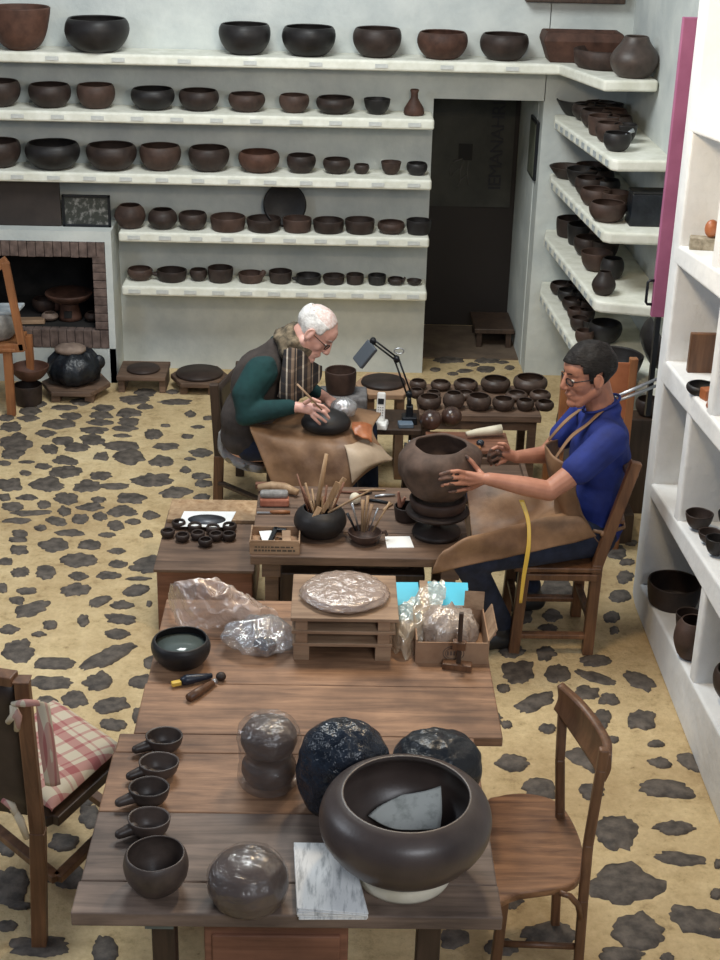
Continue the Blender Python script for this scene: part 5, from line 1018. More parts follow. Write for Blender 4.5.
mt, nt, b = newmat('plaid_cloth'); v = coords(nt, (1, 1, 1), (0, 0, math.radians(-43)))
sx_ = N(nt, 'ShaderNodeSeparateXYZ'); nt.links.new(v, sx_.inputs[0]); acc = None
for ax_, offs in (('X', (.0, .06, .19, .25)), ('Y', (.02, .07, .21))):
    fr2 = N(nt, 'ShaderNodeMath', _operation='PINGPONG'); fr2.inputs[1].default_value = .16; nt.links.new(sx_.outputs[ax_], fr2.inputs[0])
    for lo, hi, s_ in ((.02, .034, .5), (.075, .083, .45), (.10, .135, .62)):
        g1 = N(nt, 'ShaderNodeMath', _operation='GREATER_THAN'); g1.inputs[1].default_value = lo; g2 = N(nt, 'ShaderNodeMath', _operation='LESS_THAN'); g2.inputs[1].default_value = hi
        nt.links.new(fr2.outputs[0], g1.inputs[0]); nt.links.new(fr2.outputs[0], g2.inputs[0])
        mm = N(nt, 'ShaderNodeMath', _operation='MULTIPLY'); nt.links.new(g1.outputs[0], mm.inputs[0]); nt.links.new(g2.outputs[0], mm.inputs[1])
        m2 = N(nt, 'ShaderNodeMath', _operation='MULTIPLY'); m2.inputs[1].default_value = s_*.55; nt.links.new(mm.outputs[0], m2.inputs[0])
        if acc is None: acc = m2.outputs[0]
        else:
            ad = N(nt, 'ShaderNodeMath', _operation='ADD'); nt.links.new(acc, ad.inputs[0]); nt.links.new(m2.outputs[0], ad.inputs[1]); acc = ad.outputs[0]
nt.links.new(ramp(nt, acc, [(0, (.56, .49, .37)), (.40, (.42, .19, .17)), (.85, (.28, .055, .06))]), b.inputs['Base Color']); b.inputs['Roughness'].default_value = .9
PLAID = mt
cc = sum(seat, Vector())/4
def cs(u, v_, z): return seat[0]*(1-u)*(1-v_)+seat[1]*u*(1-v_)+seat[2]*u*v_+seat[3]*(1-u)*v_+Vector((0, 0, z))
U_ = (-.02, .08, .5, .92, 1.03)
cu = thing('plaid_cushion', 'cream and red plaid cushion tied to the left chair', 'cushion', tuple(L+Vector((0, 0, SH))))
topg = [[cs(u, v_, .0+.032*(1 if 0 < u < 1 and 0 < v_ < 1 else .25)) for v_ in U_] for u in U_]
mb = MB().grid(topg, 6).disp(lambda v: v+Vector((0, 0, -SH+.006))); mb.obj('cushion_cover', PLAID, cu, solid=.014)
tie = MB().grid([[CW(Yp(36, 702, p0.y-.03)), CW(Yp(44, 702, p0.y-.03)), CW(Yp(49, 704, p0.y-.02))], [CW(Yp(40, 745, p0.y-.05)), CW(Yp(48, 745, p0.y-.06)), CW(Yp(55, 748, p0.y-.04))], [CW(Yp(46, 785, p0.y-.03)), CW(Yp(53, 786, p0.y-.05)), CW(Yp(60, 784, p0.y-.03))]], 6).disp(lambda v: v-Vector((0, 0, SH))); tie.obj('cloth_tie', PLAID, cu, solid=.006)
for k, grp_ in enumerate(((((12, 705), (14, 715), (8, 722)), ((14, 705), (18, 716), (17, 730)), ((12, 704), (24, 703), (40, 703))), (((2, 800), (12, 806), (18, 818)), ((12, 806), (20, 820), (27, 838))))):
    tie = MB()
    for a, b, c in grp_: tie.tube([CW(Yp(*a, p0.y-.04)), CW(Yp(*b, p0.y-.05)), CW(Yp(*c, p0.y-.04))], [.007, .012, .009], 8)
    tie.disp(lambda v: v-Vector((0, 0, SH))); tie.obj('tie_ribbon', PLAID, cu)
# ================================================================ PEOPLE
def frame(origin, fwd, up=(0, 0, 1)):
    x = Vector(fwd).normalized(); u = Vector(up); y = u.cross(x).normalized(); z = x.cross(y)
    M = Matrix((x, y, z)).transposed().to_4x4(); M.translation = origin; return M
def head(B, M, neck, s=1.0):
    E = lambda c, r, rot=None: B.ell(c, r, M, rot, 24)
    Cc = lambda a, b, r0, r1: B.capsule(M @ Vector(a), M @ Vector(b), r0, r1)
    E((-.015, 0, .045), (.100, .078, .086)); E((.022, 0, -.005), (.066, .064, .088))
    for sg in (-1, 1):
        Cc((-.008, .050*sg, -.050), (.056, .020*sg, -.100), .026, .022)
        E((.050, .034*sg, -.020), (.028, .024, .030)); E((.099, .010*sg, -.026), (.012, .009, .009))
        Cc((.080, .012*sg, .034), (.064, .044*sg, .034), .009, .008)
        E((-.012, .084*sg, .002), (.019, .0075, .032), (0, 0, .35*sg)); E((-.006, .079*sg, -.024), (.012, .008, .012)); B.tube([M @ Vector((-.010+.017*math.cos(a_), (.089-.006*math.cos(a_))*sg, .004+.028*math.sin(a_))) for a_ in [2*PI*i/16 for i in range(16)]], .0045, 6, True)
        E((.066, .031*sg, .010), (.014, .017, .010))
    Cc((.086, 0, .028), (.110, 0, -.018), .010, .0125); E((.109, 0, -.024), (.012, .012, .010))
    E((.078, 0, -.100), (.022, .026, .020)); E((.040, 0, -.075), (.052, .045, .035))
    E((.088, 0, -.056), (.014, .024, .007)); E((.085, 0, -.068), (.013, .021, .008)); E((.070, 0, -.050), (.022, .032, .026))
    E((.046, 0, .050), (.046, .058, .050))
    B.capsule(M @ Vector((-.032, 0, -.030)), neck, .056, .062)
def eyes(M, par):
    e = MB(); ir = MB()
    for sg in (-1, 1): e.ell((.0725, .031*sg, .010), (.0105, .012, .0065), M); ir.ell((.0795, .031*sg, .009), (.0045, .005, .005), M)
    o = e.obj('eyes', plain('eye_white', (.75, .72, .68), .3) if 'eye_white' not in MATS else MATS['eye_white'], par, world=True)
    ir.obj('irises', METAL_B, par, world=True)
def glasses(M, par, rim):
    g = thing('spectacles', None, None); g.location = par.location if False else (0, 0, 0); bpy.data.objects.remove(g)
    f = MB(); ln = MB()
    for sg in (-1, 1):
        P = []
        for i in range(24):
            a = 2*PI*i/24; c, s = math.cos(a), math.sin(a)
            P.append(M @ Vector((.100-.25*abs(.033*sg+.022*c), .033*sg+.022*math.copysign(abs(c)**.7, c), .007+.0145*math.copysign(abs(s)**.7, s))))
        f.tube(P, .0022, 6, True)
        ln.add(P+[sum(P, Vector())/24], [(i, (i+1) % 24, 24) for i in range(24)])
        f.tube([M @ Vector(q) for q in ((.086, .055*sg, .012), (.066, .066*sg, .014), (.03, .078*sg, .014), (-.008, .084*sg, .012), (-.03, .080*sg, -.008))], .0022, 6)
    f.tube([M @ Vector(q) for q in ((.096, -.011, .010), (.100, 0, .013), (.096, .011, .010))], .0022, 6)
    o = f.obj('spectacles', rim, par, world=True); l_ = ln.obj('lens', LENS, par, world=True, solid=.001); l_.parent = o
def hair(M, par, mat, keep, grow=1.06, noise_a=.006, seed=0, th=.010):
    vs = []; fs = []; n, m_ = 64, 40; c = Vector((-.015, 0, .045)); r = Vector((.100, .078, .086))*grow
    for j in range(m_+1):
        for i in range(n):
            a = 2*PI*i/n; b = PI*j/m_
            p = Vector((r.x*math.sin(b)*math.cos(a), r.y*math.sin(b)*math.sin(a), r.z*math.cos(b)))
            vs.append(c+p*(1+noise_a*12*noise.noise(p*28+Vector((seed, 0, 0)))))
    for j in range(m_):
        for i in range(n):
            q = (j*n+i, j*n+(i+1) % n, (j+1)*n+(i+1) % n, (j+1)*n+i); ctr = sum((vs[k] for k in q), Vector())/4
            if keep(ctr): fs.append(q)
    used = sorted({k for f in fs for k in f}); mp = {k: i for i, k in enumerate(used)}
    mb = MB().add([vs[k] for k in used], [tuple(mp[k] for k in f) for f in fs], M)
    return mb.obj('hair', mat, par, world=True, smooth=2, solid=th)
def finger(B, pts, r0=.0085, r1=.0068):
    n = len(pts)
    for i in range(n-1): B.capsule(pts[i], pts[i+1], r0+(r1-r0)*i/(n-1), r0+(r1-r0)*(i+1)/(n-1), 10)
# ---------------------------------------------------------------- man in blue (right)
P_ = thing('person', 'seated man in a blue t-shirt and leather apron, hands on the large raw pot', 'person', (1.05, 5.47, 0))
V = Vector
ho = V((1.032, 5.49, 1.180)); hd = V((-.95, -.26, -.20))
HM = frame(ho, hd, (-.10, -.05, 1))
B = MB(); nk = V((1.105, 5.51, 1.03)); head(B, HM, nk)
shN, shF = V((1.118, 5.325, .965)), V((1.085, 5.69, .955))
B.capsule(nk, V((1.12, 5.51, .93)), .056, .08); B.capsule(shN, shF, .055, .055)
B.ell((1.118, 5.51, .84), (.095, .150, .18)); B.ell((1.115, 5.505, .64), (.090, .13, .16)); B.ell((1.11, 5.50, .50), (.10, .14, .09))
el = Yp(549, 491, 5.22); wr = Yp(489, 479, 5.205)
B.chain([shN, shN*.5+el*.5+V((.01, -.01, 0)), el], [.056, .050, .040]); B.chain([el, el*.6+wr*.4, wr], [.041, .040, .027])
# near hand on the pot
pc = on_pot(472, 478, .020)
for k, y in ((468, 473.5), (468, 478.5), (468.5, 483.5), (471, 488)): B.capsule(wr*.75+pc*.25, on_pot(k, y, .013), .020, .0115)
B.ell((wr+pc)/2, (.036, .018, .024))
for a in ([(468, 473.5), (458, 471), (448, 472), (440, 474.5)], [(468, 478.5), (457, 477.5), (447, 478), (439.5, 479.5)], [(468.5, 483.5), (458, 483.5), (449, 484), (442, 485.5)], [(471, 488), (463, 489.5), (456, 491), (449.5, 492)]):
    finger(B, [on_pot(x, y, .009) for x, y in a], .0098, .0075)
finger(B, [wr*.7+pc*.3+V((0, 0, .008)), on_pot(478, 470, .018), on_pot(472, 462, .014), on_pot(466.5, 456.5, .009)], .0125, .0085)
# far arm and hand curled round a lump
elf = V((.93, 5.72, .735)); wf = Yp(516, 457, 5.60)
B.chain([shF, shF*.5+elf*.5, elf], [.056, .048, .040]); B.chain([elf, wf], [.040, .027])
pf = Yp(503, 453, 5.585); B.capsule(wf, pf, .024, .026); B.ell(pf, (.036, .022, .030))
gp = lambda x, y, yy=5.575: Yp(x, y, yy)
finger(B, [gp(503, 449, 5.57), gp(497, 447, 5.56), gp(491, 450, 5.555), gp(488, 456, 5.56)], .0095, .0075)
finger(B, [gp(502, 454), gp(495, 453, 5.56), gp(489.5, 456, 5.55), gp(488, 461, 5.56)], .0095, .0075)
finger(B, [gp(502, 458), gp(496, 459, 5.56), gp(491, 461, 5.555), gp(491, 465, 5.565)], .009, .007)
finger(B, [gp(505, 461), gp(500, 463, 5.565), gp(496, 465, 5.56)], .0085, .007)
finger(B, [gp(508, 448, 5.565), gp(504, 444, 5.55), gp(499, 443.5, 5.55)], .011, .0085)
# legs
hN, hF = V((1.09, 5.40, .505)), V((1.09, 5.60, .505)); kN, kF = V((.555, 5.165, .50)), V((.66, 5.74, .53)); aN, aF = V((.735, 5.34, .10)), V((.90, 5.68, .10))
for h_, k_, a_ in ((hN, kN, aN), (hF, kF, aF)): B.chain([h_, k_, a_], [.078, .052, .036])
B.capsule(aN, V((.66, 5.31, .045)), .036, .03); B.capsule(aF, V((.82, 5.66, .045)), .036, .03)
bo = B.obj('body', SKIN, P_, world=True, remesh=.0042, smooth=3)
STAIN = [(on_pot(444, 477, .009)-P_.location, .034), (on_pot(449, 489, .009)-P_.location, .03), (on_pot(466, 457, .009)-P_.location, .014), (Yp(493, 455, 5.57)-P_.location, .040)]
setmat(bo, mottled('clay_smeared_skin', (.05, .032, .026), (.20, .10, .07), 60, .6, .2, .002), lambda p: any((p.center-c).length < r*(1+.35*noise.noise(p.center*70)) for c, r in STAIN))
eyes(HM, P_); glasses(HM, P_, METAL_B)
def keep_dark(p):
    x, z = p.x, p.z
    if x > .045: return z > .082
    if x > .022: return z > .045
    if x > -.002: return z > -.005
    if x > -.034: return z > .036
    return z > -.078
hair(HM, P_, HAIR_DARK, keep_dark, 1.055, .008, 3, .016)
# eyebrows
eb = MB()
for sg in (-1, 1): eb.tube([HM @ V((.089, .012*sg, .036)), HM @ V((.083, .030*sg, .041)), HM @ V((.066, .047*sg, .037))], [.0028, .0033, .002], 6)
eb.obj('eyebrows', HAIR_DARK, P_, world=True)
S = MB()
S.capsule(V((1.118, 5.51, 1.010)), V((1.12, 5.51, .92)), .078, .11); S.capsule(shN+V((0, .01, -.005)), shF+V((0, -.01, -.005)), .066, .066)
S.ell((1.118, 5.51, .84), (.122, .182, .20)); S.ell((1.118, 5.505, .64), (.120, .168, .18)); S.ell((1.115, 5.50, .53), (.128, .178, .10))
S.chain([shN, shN*.45+el*.55+V((.005, -.01, 0))], [.070, .066]); S.chain([shF, shF*.45+elf*.55], [.070, .066])
sh = S.disp(lambda v: v+V((.016, -.012, 0))*noise.noise(V((v.x*8+v.z*9, v.y*9, v.z*20)))).obj('t_shirt', BLUE, P_, world=True, remesh=.008, smooth=3)
cl = MB().tube([V((1.108+.072*math.cos(a)-.004, 5.51+.070*math.sin(a), 1.052+.032*math.cos(a))) for a in [2*PI*i/32 for i in range(32)]], .006, 8, True).obj('collar', BLUE, P_, world=True)
J = MB()
for h_, k_, a_, q in ((hN, kN, aN, .002), (hF, kF, aF, 0)): J.chain([h_, k_, a_+V((0, 0, .02))], [.094, .066, .050])
J.capsule(hN+V((.02, 0, 0)), hF+V((.02, 0, 0)), .092, .092)
J.disp(lambda v: V((v.x, v.y, max(v.z, .424) if v.x > .80 and v.z > .3 else v.z))).obj('jeans', JEANS, P_, world=True, remesh=.009, smooth=4)
for nm, a_, d_ in (('shoe', aN, V((-.13, -.03, 0))), ('shoe', aF, V((-.13, -.03, 0)))):
    a0 = V((a_.x+.03, a_.y, .045)); MB().capsule(a0, a0+d_*.6, .045, .046).capsule(a0+d_*.6, a0+d_*1.15, .046, .036).capsule(V((a_.x, a_.y, .09)), a0, .05, .04).disp(lambda v: V((v.x, v.y, max(v.z, .004)))).obj(nm, SHOE, P_, world=True, remesh=.007, smooth=3)
# apron: bib, lap and ties
Yw = lambda px, py, y: Yp(px, py, y)
rows = [
 [V((1.00, 5.72, .50)), V((.90, 5.82, .49)), V((.78, 5.86, .47)), V((.66, 5.86, .45)), V((.585, 5.82, .44))],
 [V((1.00, 5.62, .600)), V((.90, 5.68, .600)), V((.78, 5.72, .612)), V((.67, 5.75, .610)), V((.595, 5.75, .56))],
 [V((1.00, 5.53, .585)), V((.90, 5.53, .545)), V((.78, 5.50, .485)), V((.66, 5.47, .44)), V((.60, 5.44, .42))],
 [V((1.00, 5.39, .610)), V((.89, 5.33, .610)), V((.75, 5.26, .600)), V((.60, 5.19, .580)), V((.515, 5.17, .545))],
 [Yw(583, 520, 5.28), Yw(548, 520, 5.24), Yw(510, 528, 5.18), Yw(470, 538, 5.10), Yw(443, 551, 5.06)],
 [Yw(596, 536, 5.29), Yw(566, 545, 5.25), Yw(522, 554, 5.18), Yw(470, 566, 5.09), Yw(431, 574, 5.04)]]
ap = MB().grid(rows, 9).disp(lambda v: v+V((0, -.3, 1))*.012*noise.noise(V((v.x*6, v.y*16, v.z*16)))+V((0, -.6, .5))*.030*noise.noise(V((v.x*5+v.z*14, v.y*6, v.z*9))))
ap.obj('apron_skirt', APRON, P_, world=True, solid=.006)
bib = [[Yw(543, 452, 5.40), Yw(556, 456, 5.33), Yw(566, 468, 5.29)], [Yw(538, 467, 5.38), Yw(548, 480, 5.30), Yw(566, 492, 5.275)], [V((.985, 5.45, .67)), Yw(560, 500, 5.29), Yw(583, 515, 5.28)], [V((.975, 5.45, .60)), Yw(562, 512, 5.29), Yw(592, 534, 5.28)]]
bib = [[V((.96, 5.62, .845)), V((.895, 5.53, .865)), V((.900, 5.42, .865)), V((.985, 5.335, .835))],
       [V((.97, 5.63, .74)), V((.915, 5.52, .74)), V((.925, 5.40, .74)), V((1.01, 5.325, .70))],
       [V((.975, 5.64, .60)), V((.955, 5.51, .60)), V((.98, 5.36, .60)), V((1.08, 5.31, .56))],
       [V((.975, 5.64, .56)), V((.955, 5.51, .565)), V((.98, 5.37, .57)), V((1.13, 5.31, .50))]]
MB().grid(bib, 7).disp(lambda v: v+V((-1, 0, 0))*.010*noise.noise(v*14)).obj('apron_bib', APRON, P_, world=True, solid=.006)
st_ = MB()
for y0, y1, y2 in ((5.40, 5.43, 5.455), (5.60, 5.60, 5.57)): st_.grid([[V((.915, y0-.012, .85)), V((.915, y0+.012, .85))], [V((.975, y1-.014, .93)), V((.975, y1+.010, .935))], [V((1.04, y1-.010, .99)), V((1.04, y1+.014, .99))], [V((1.10, y2-.02, 1.045)), V((1.10, y2+.002, 1.052))], [V((1.165, 5.50 if y0 < 5.5 else 5.52, 1.05)), V((1.165, 5.505 if y0 < 5.5 else 5.525, 1.07))]], 6)
st_.obj('apron_strap', APRON, P_, world=True, solid=.004)
MB().tube([V((1.08, 5.30, .575)), V((1.14, 5.31, .56)), V((1.22, 5.37, .56)), V((1.235, 5.5, .56))], .008, 8).ell(V((1.13, 5.30, .56)), (.022, .016, .016)).obj('apron_tie', APRON, P_, world=True)
yt = MB().grid([[Yw(519, 500, 5.225), Yw(524, 500, 5.225)], [Yw(526, 520, 5.195), Yw(530, 520, 5.195)], [Yw(527, 540, 5.165), Yw(531, 540, 5.165)], [Yw(525, 556, 5.15), Yw(529.5, 556, 5.15)], [Yw(522, 575, 5.15), Yw(526, 575, 5.15)], [Yw(519, 603, 5.15), Yw(522, 603, 5.15)]], 5)
o = thing('tape_measure', 'yellow tape measure hanging over the lap of the man in blue', 'tape', tuple(Yw(527, 540, 5.17)))
yt.obj('tape', YELLOW, o, world=True, solid=.0025)
one(MB().ell((0, 0, 0), (.036, .026, .034)).wrinkle(.012, 30, 4), 'clay_lump', CL_DARK, 'dark wet clay lump in the far hand of the man in blue', 'clay', tuple(Yp(497, 456, 5.60)))
# his chair
t = thing('wooden_chair', 'brown wooden chair on which the man in blue is sitting', 'chair', (1.0, 5.45, 0)); L = t.location
def CB(nm, a, b, w, h, up=(0, 1, 0), m=WD_CHAIR): return MB().beam(V(a)-L, V(b)-L, w, h, up).obj(nm, m, t, bevel=.004)
f0, f1 = Zp(513, 652, 0), Zp(587, 655, 0)
f0.z = f1.z = .003
yN = (f0.y+f1.y)/2; yF = yN+.33
pt = Yp(634, 462, yN)
pm = V((f1.x+.005, yN, .43))
for dy in (0, yF-yN):
    D_ = V((0, dy, 0))
    CB('leg', V((f0.x, yN, .003))+D_, V((f0.x+.02, yN, .40))+D_, .045, .04)
    CB('leg', V((f1.x, yN, .003))+D_, pm+D_, .045, .04)
    CB('back_post', pm-V((0, 0, .01))+D_, V((pt.x+.01, yN, pt.z))+D_, .045, .035)
    CB('stretcher', V((f0.x+.005, yN, .09))+D_, V((f1.x, yN, .09))+D_, .035, .022, (0, 0, 1)); CB('seat_rail', V((f0.x, yN, .375))+D_, V((f1.x+.01, yN, .375))+D_, .055, .03, (0, 0, 1))
CB('stretcher', V((f0.x+.01, yN, .18)), V((f0.x+.01, yF, .18)), .03, .022, (0, 0, 1)); CB('stretcher', V((f1.x, yN, .16)), V((f1.x, yF, .16)), .03, .022, (0, 0, 1))
MB().box(((f0.x+f1.x)/2-L.x, (yN+yF)/2-L.y, .408), (f1.x-f0.x+.05, yF-yN+.05, .022)).obj('seat', WD_CHAIR, t, bevel=.005)
CB('back_rail', V((pt.x+.0, yN, pt.z-.06)), V((pt.x, yF, pt.z-.06)), .05, .02, (0, 0, 1)); CB('back_rail', V((pt.x-.035, yN, .62)), V((pt.x-.035, yF, .62)), .05, .02, (0, 0, 1))
# ---------------------------------------------------------------- old potter (left)
Q = thing('person', 'white-haired man in green sweater, brown vest and plaid scarf bending over his work', 'person', (-.33, 6.6, 0))
ho = Yp(314, 333, 6.55); HM = frame(ho, (.70, -.22, -.68), (.60, 0, .75))
B = MB(); nk = Yp(285, 350, 6.60); head(B, HM, nk)
sN, sF = V((-.335, 6.43, .835)), V((-.255, 6.80, .84))
B.capsule(nk, V((-.30, 6.61, .80)), .062, .10); B.capsule(sN, sF, .055, .055)
B.ell((-.335, 6.61, .69), (.12, .165, .17)); B.ell((-.38, 6.60, .52), (.12, .155, .16)); B.ell((-.40, 6.60, .43), (.13, .165, .09))
eN = Yp(249, 413, 6.36); wN = Yp(297, 407, 6.31)
B.chain([sN, sN*.5+eN*.5+V((-.03, -.01, 0)), eN], [.052, .048, .038]); B.chain([eN, wN], [.040, .026])
pN = Yp(309, 409, 6.295); B.capsule(wN, pN, .024, .026); B.ell(pN+V((.0, 0, .006)), (.040, .024, .026), None, (0, .25, 0))
F6 = lambda L_, y0: [Yp(x, y, yy) for x, y, yy in L_]
finger(B, F6([(315, 404, 6.28), (323, 406, 6.27), (329, 411, 6.275)], 0), .0098, .0075)
finger(B, F6([(316, 409, 6.275), (324, 412, 6.262), (329, 418, 6.268)], 0), .0098, .0075)
finger(B, F6([(315, 414, 6.275), (321, 418, 6.265), (326, 422, 6.270)], 0), .0095, .0072)
finger(B, F6([(312, 416, 6.28), (317, 421, 6.27), (320, 424, 6.275)], 0), .009, .007)
finger(B, F6([(305, 403, 6.27), (312, 399, 6.255), (320, 402, 6.255)], 0), .0115, .0085)
eF = V((-.20, 6.86, .66)); wF = V((-.03, 6.64, .635)); B.chain([sF, eF, wF], [.052, .04, .027]); pF = V((.0, 6.59, .635)); B.capsule(wF, pF, .025, .024); B.ell(pF, (.034, .03, .02))
for i in range(4): finger(B, [pF+V((.012, -.012+.013*(i-1.5), .006)), pF+V((.040, -.03+.014*(i-1.5), .003)), pF+V((.058, -.048+.014*(i-1.5), -.016))], .009, .007)
finger(B, [pF+V((-.02, -.02, .0)), pF+V((-.01, -.05, .0)), pF+V((.01, -.065, -.008))], .011, .0085)
hN, hF = V((-.38, 6.50, .43)), V((-.36, 6.72, .43)); kN, kF = V((.06, 6.33, .49)), V((.17, 6.62, .49)); aN, aF = V((.10, 6.22, .10)), V((.20, 6.48, .10))
for h_, k_, a_ in ((hN, kN, aN), (hF, kF, aF)): B.chain([h_, k_, a_], [.078, .052, .036])
B.obj('body', SKIN_PALE, Q, world=True, remesh=.0042, smooth=3)
eyes(HM, Q); glasses(HM, Q, METAL_B)
hair(HM, Q, HAIR_WHITE, lambda p: (p.x < .035 and p.z > -.045 and p.z < .085 and abs(p.y) > .03 and (p.x < -.02 or p.z > .028)) or (p.x < -.07 and -.06 < p.z < .09), 1.03, .006, 8, .006)
hair(HM, Q, mottled('thin_white_hair', (.60, .42, .37), (.82, .76, .74), 60, .5, .5, .003), lambda p: p.z > .080 and p.x < .045, 1.012, .003, 5, .003).name = 'thin_crown_hair'
eb = MB()
for sg in (-1, 1): eb.tube([HM @ V((.090, .012*sg, .036)), HM @ V((.084, .030*sg, .041)), HM @ V((.067, .047*sg, .037))], [.003, .0035, .0025], 6)
eb.obj('eyebrows', HAIR_WHITE, Q, world=True)
S = MB(); S.chain([sN, sN*.5+eN*.5+V((-.035, -.01, 0)), eN+V((-.008, 0, -.004)), wN*.86+eN*.14], [.080, .072, .062, .036]); S.chain([sF, eF, wF*.9+eF*.1], [.070, .058, .036])
S.ell((-.34, 6.61, .69), (.13, .175, .17)); S.ell((-.385, 6.60, .50), (.13, .165, .12))
S.disp(lambda v: v+V((.014, 0, .014))*noise.noise(V((v.x*12, v.y*9, v.z*20)))).obj('sweater', GREEN, Q, world=True, remesh=.008, smooth=4)
S = MB(); S.capsule(V((-.262, 6.605, .875)), V((-.31, 6.61, .80)), .080, .12); S.capsule(sN+V((.015, .045, -.005)), sF+V((-.01, -.05, -.02)), .080, .074)
S.ell((-.345, 6.61, .70), (.148, .178, .19)); S.ell((-.40, 6.60, .53), (.145, .178, .17)); S.ell((-.40, 6.60, .46), (.15, .185, .11))
S.disp(lambda v: v+V((.012, .006, 0))*noise.noise(v*9)).obj('vest', VEST, Q, world=True, remesh=.009, smooth=5)
# scarf
mt, nt, b = newmat('scarf_plaid'); v = coords(nt)
sx_ = N(nt, 'ShaderNodeSeparateXYZ'); nt.links.new(v, sx_.inputs[0]); cols = []
for ax_, per, stops in (('X', .075, [(0, .10), (.20, .9), (.30, .15), (.52, .55), (.72, .05), (.80, .75), (.86, .1)]), ('Z', .11, [(0, .2), (.25, .55), (.36, .15), (.7, .4), (.78, .1)])):
    md = N(nt, 'ShaderNodeMath', _operation='MODULO'); md.inputs[1].default_value = per
    ad = N(nt, 'ShaderNodeMath', _operation='ADD'); ad.inputs[1].default_value = 5; nt.links.new(sx_.outputs[ax_], ad.inputs[0]); nt.links.new(ad.outputs[0], md.inputs[0])
    dv = N(nt, 'ShaderNodeMath', _operation='DIVIDE'); dv.inputs[1].default_value = per; nt.links.new(md.outputs[0], dv.inputs[0])
    r_ = N(nt, 'ShaderNodeValToRGB'); r_.color_ramp.interpolation = 'CONSTANT'; e = r_.color_ramp.elements
    while len(e) < len(stops): e.new(.5)
    for i, (p, c) in enumerate(stops): e[i].position = p; e[i].color = (c, c, c, 1)
    nt.links.new(dv.outputs[0], r_.inputs[0]); cols.append(r_.outputs[0])
mxx = N(nt, 'ShaderNodeMix', _data_type='RGBA'); mxx.inputs[0].default_value = .3; nt.links.new(cols[0], mxx.inputs[6]); nt.links.new(cols[1], mxx.inputs[7])
nt.links.new(ramp(nt, mxx.outputs[2], [(.1, (.020, .018, .020)), (.35, (.10, .065, .045)), (.55, (.24, .17, .12)), (.8, (.52, .46, .38))]), b.inputs['Base Color']); b.inputs['Roughness'].default_value = .95
SC = MB()
rc = Yp(298, 342, 6.58); ax_ = (HM @ V((-.04, 0, -.03))-V((-.27, 6.61, .84))).normalized(); rx = ax_.cross(V((0, 1, 0))).normalized(); ry = rx.cross(ax_)
ring_ = [rc+rx*.070*math.cos(a)+ry*.078*math.sin(a) for a in [2*PI*i/20 for i in range(20)]]
SC.tube([p+ax_*.028 for p in ring_], .026, 12, True).tube(ring_, .032, 12, True).tube([p-ax_*.035+(p-rc)*.12 for p in ring_], .034, 12, True)
SC.disp(lambda v: v+(V((noise.noise(v*22), noise.noise(v*22+V((9, 0, 0))), noise.noise(v*22+V((0, 9, 0))))))*.018)
hang = MB().grid([[Yp(285, 350, 6.47), Yp(293, 348, 6.45), Yp(302, 352, 6.47), Yp(312, 362, 6.55), Yp(321, 366, 6.6)], [Yp(283, 368, 6.42), Yp(290, 370, 6.385), Yp(299, 373, 6.42), Yp(309, 376, 6.47), Yp(320, 378, 6.55)], [Yp(280, 388, 6.39), Yp(287, 391, 6.36), Yp(296, 393, 6.395), Yp(303, 388, 6.43), Yp(313, 388, 6.5)], [Yp(278, 396, 6.40), Yp(286, 401, 6.37), Yp(295, 403, 6.40), Yp(300, 397, 6.43), Yp(307, 395, 6.5)]], 8).disp(lambda v: v+V((0, -1, 0))*.016*noise.noise(V((v.x*40, 0, v.z*6))))
SC.obj('scarf_wrap', mottled('olive_scarf', (.030, .026, .018), (.26, .20, .13), 24, .95, .6, .01), Q, world=True, remesh=.008, smooth=2); hang.obj('scarf_end', mt, Q, world=True, solid=.014)
J = MB()
for h_, k_, a_ in ((hN, kN, aN), (hF, kF, aF)): J.chain([h_, k_, a_], [.086, .060, .048])
J.capsule(hN, hF, .086, .086); J.disp(lambda v: V((v.x, v.y, max(v.z, .372) if v.x < -.15 and v.z > .28 else v.z))).obj('jeans', JEANSB, Q, world=True, remesh=.009, smooth=4)
for a_ in (aN, aF):
    a0 = V((a_.x-.03, a_.y, .045)); MB().capsule(a0, a0+V((.08, -.02, 0)), .045, .046).capsule(a0+V((.08, -.02, 0)), a0+V((.15, -.04, 0)), .046, .036).capsule(V((a_.x, a_.y, .09)), a0, .05, .04).disp(lambda v: V((v.x, v.y, max(v.z, .004)))).obj('shoe', SHOE, Q, world=True, remesh=.007, smooth=3)
rows = [
 [V((-.30, 6.84, .46)), V((-.15, 6.84, .47)), V((0, 6.80, .49)), V((.12, 6.76, .50)), V((.225, 6.73, .50))],
 [V((-.32, 6.72, .545)), V((-.17, 6.70, .56)), V((-.02, 6.67, .57)), V((.12, 6.64, .58)), V((.245, 6.62, .565))],
 [V((-.34, 6.50, .55)), V((-.2, 6.46, .56)), V((-.08, 6.43, .57)), V((.05, 6.40, .58)), V((.20, 6.42, .55))],
 [Yp(250, 426, 6.34), Yp(285, 438, 6.31), Yp(322, 441, 6.27), Yp(358, 446, 6.26), Yp(388, 456, 6.36)],
 [Yp(258, 448, 6.30), Yp(290, 458, 6.26), Yp(325, 463, 6.21), Yp(360, 463, 6.21), Yp(391, 459, 6.34)],
 [Yp(275, 491, 6.27), Yp(302, 493, 6.22), Yp(330, 492, 6.18), Yp(350, 488, 6.19), Yp(362, 472, 6.24)]]
fold = lambda v: v+V((0, -1, .3))*.022*noise.noise(V((v.x*11+v.z*5, 3, v.z*2)))+V((0, -.5, .5))*.010*noise.noise(v*16)
o = MB().grid(rows, 9).disp(fold).obj('leather_apron', APRON, Q, world=True, solid=.006)
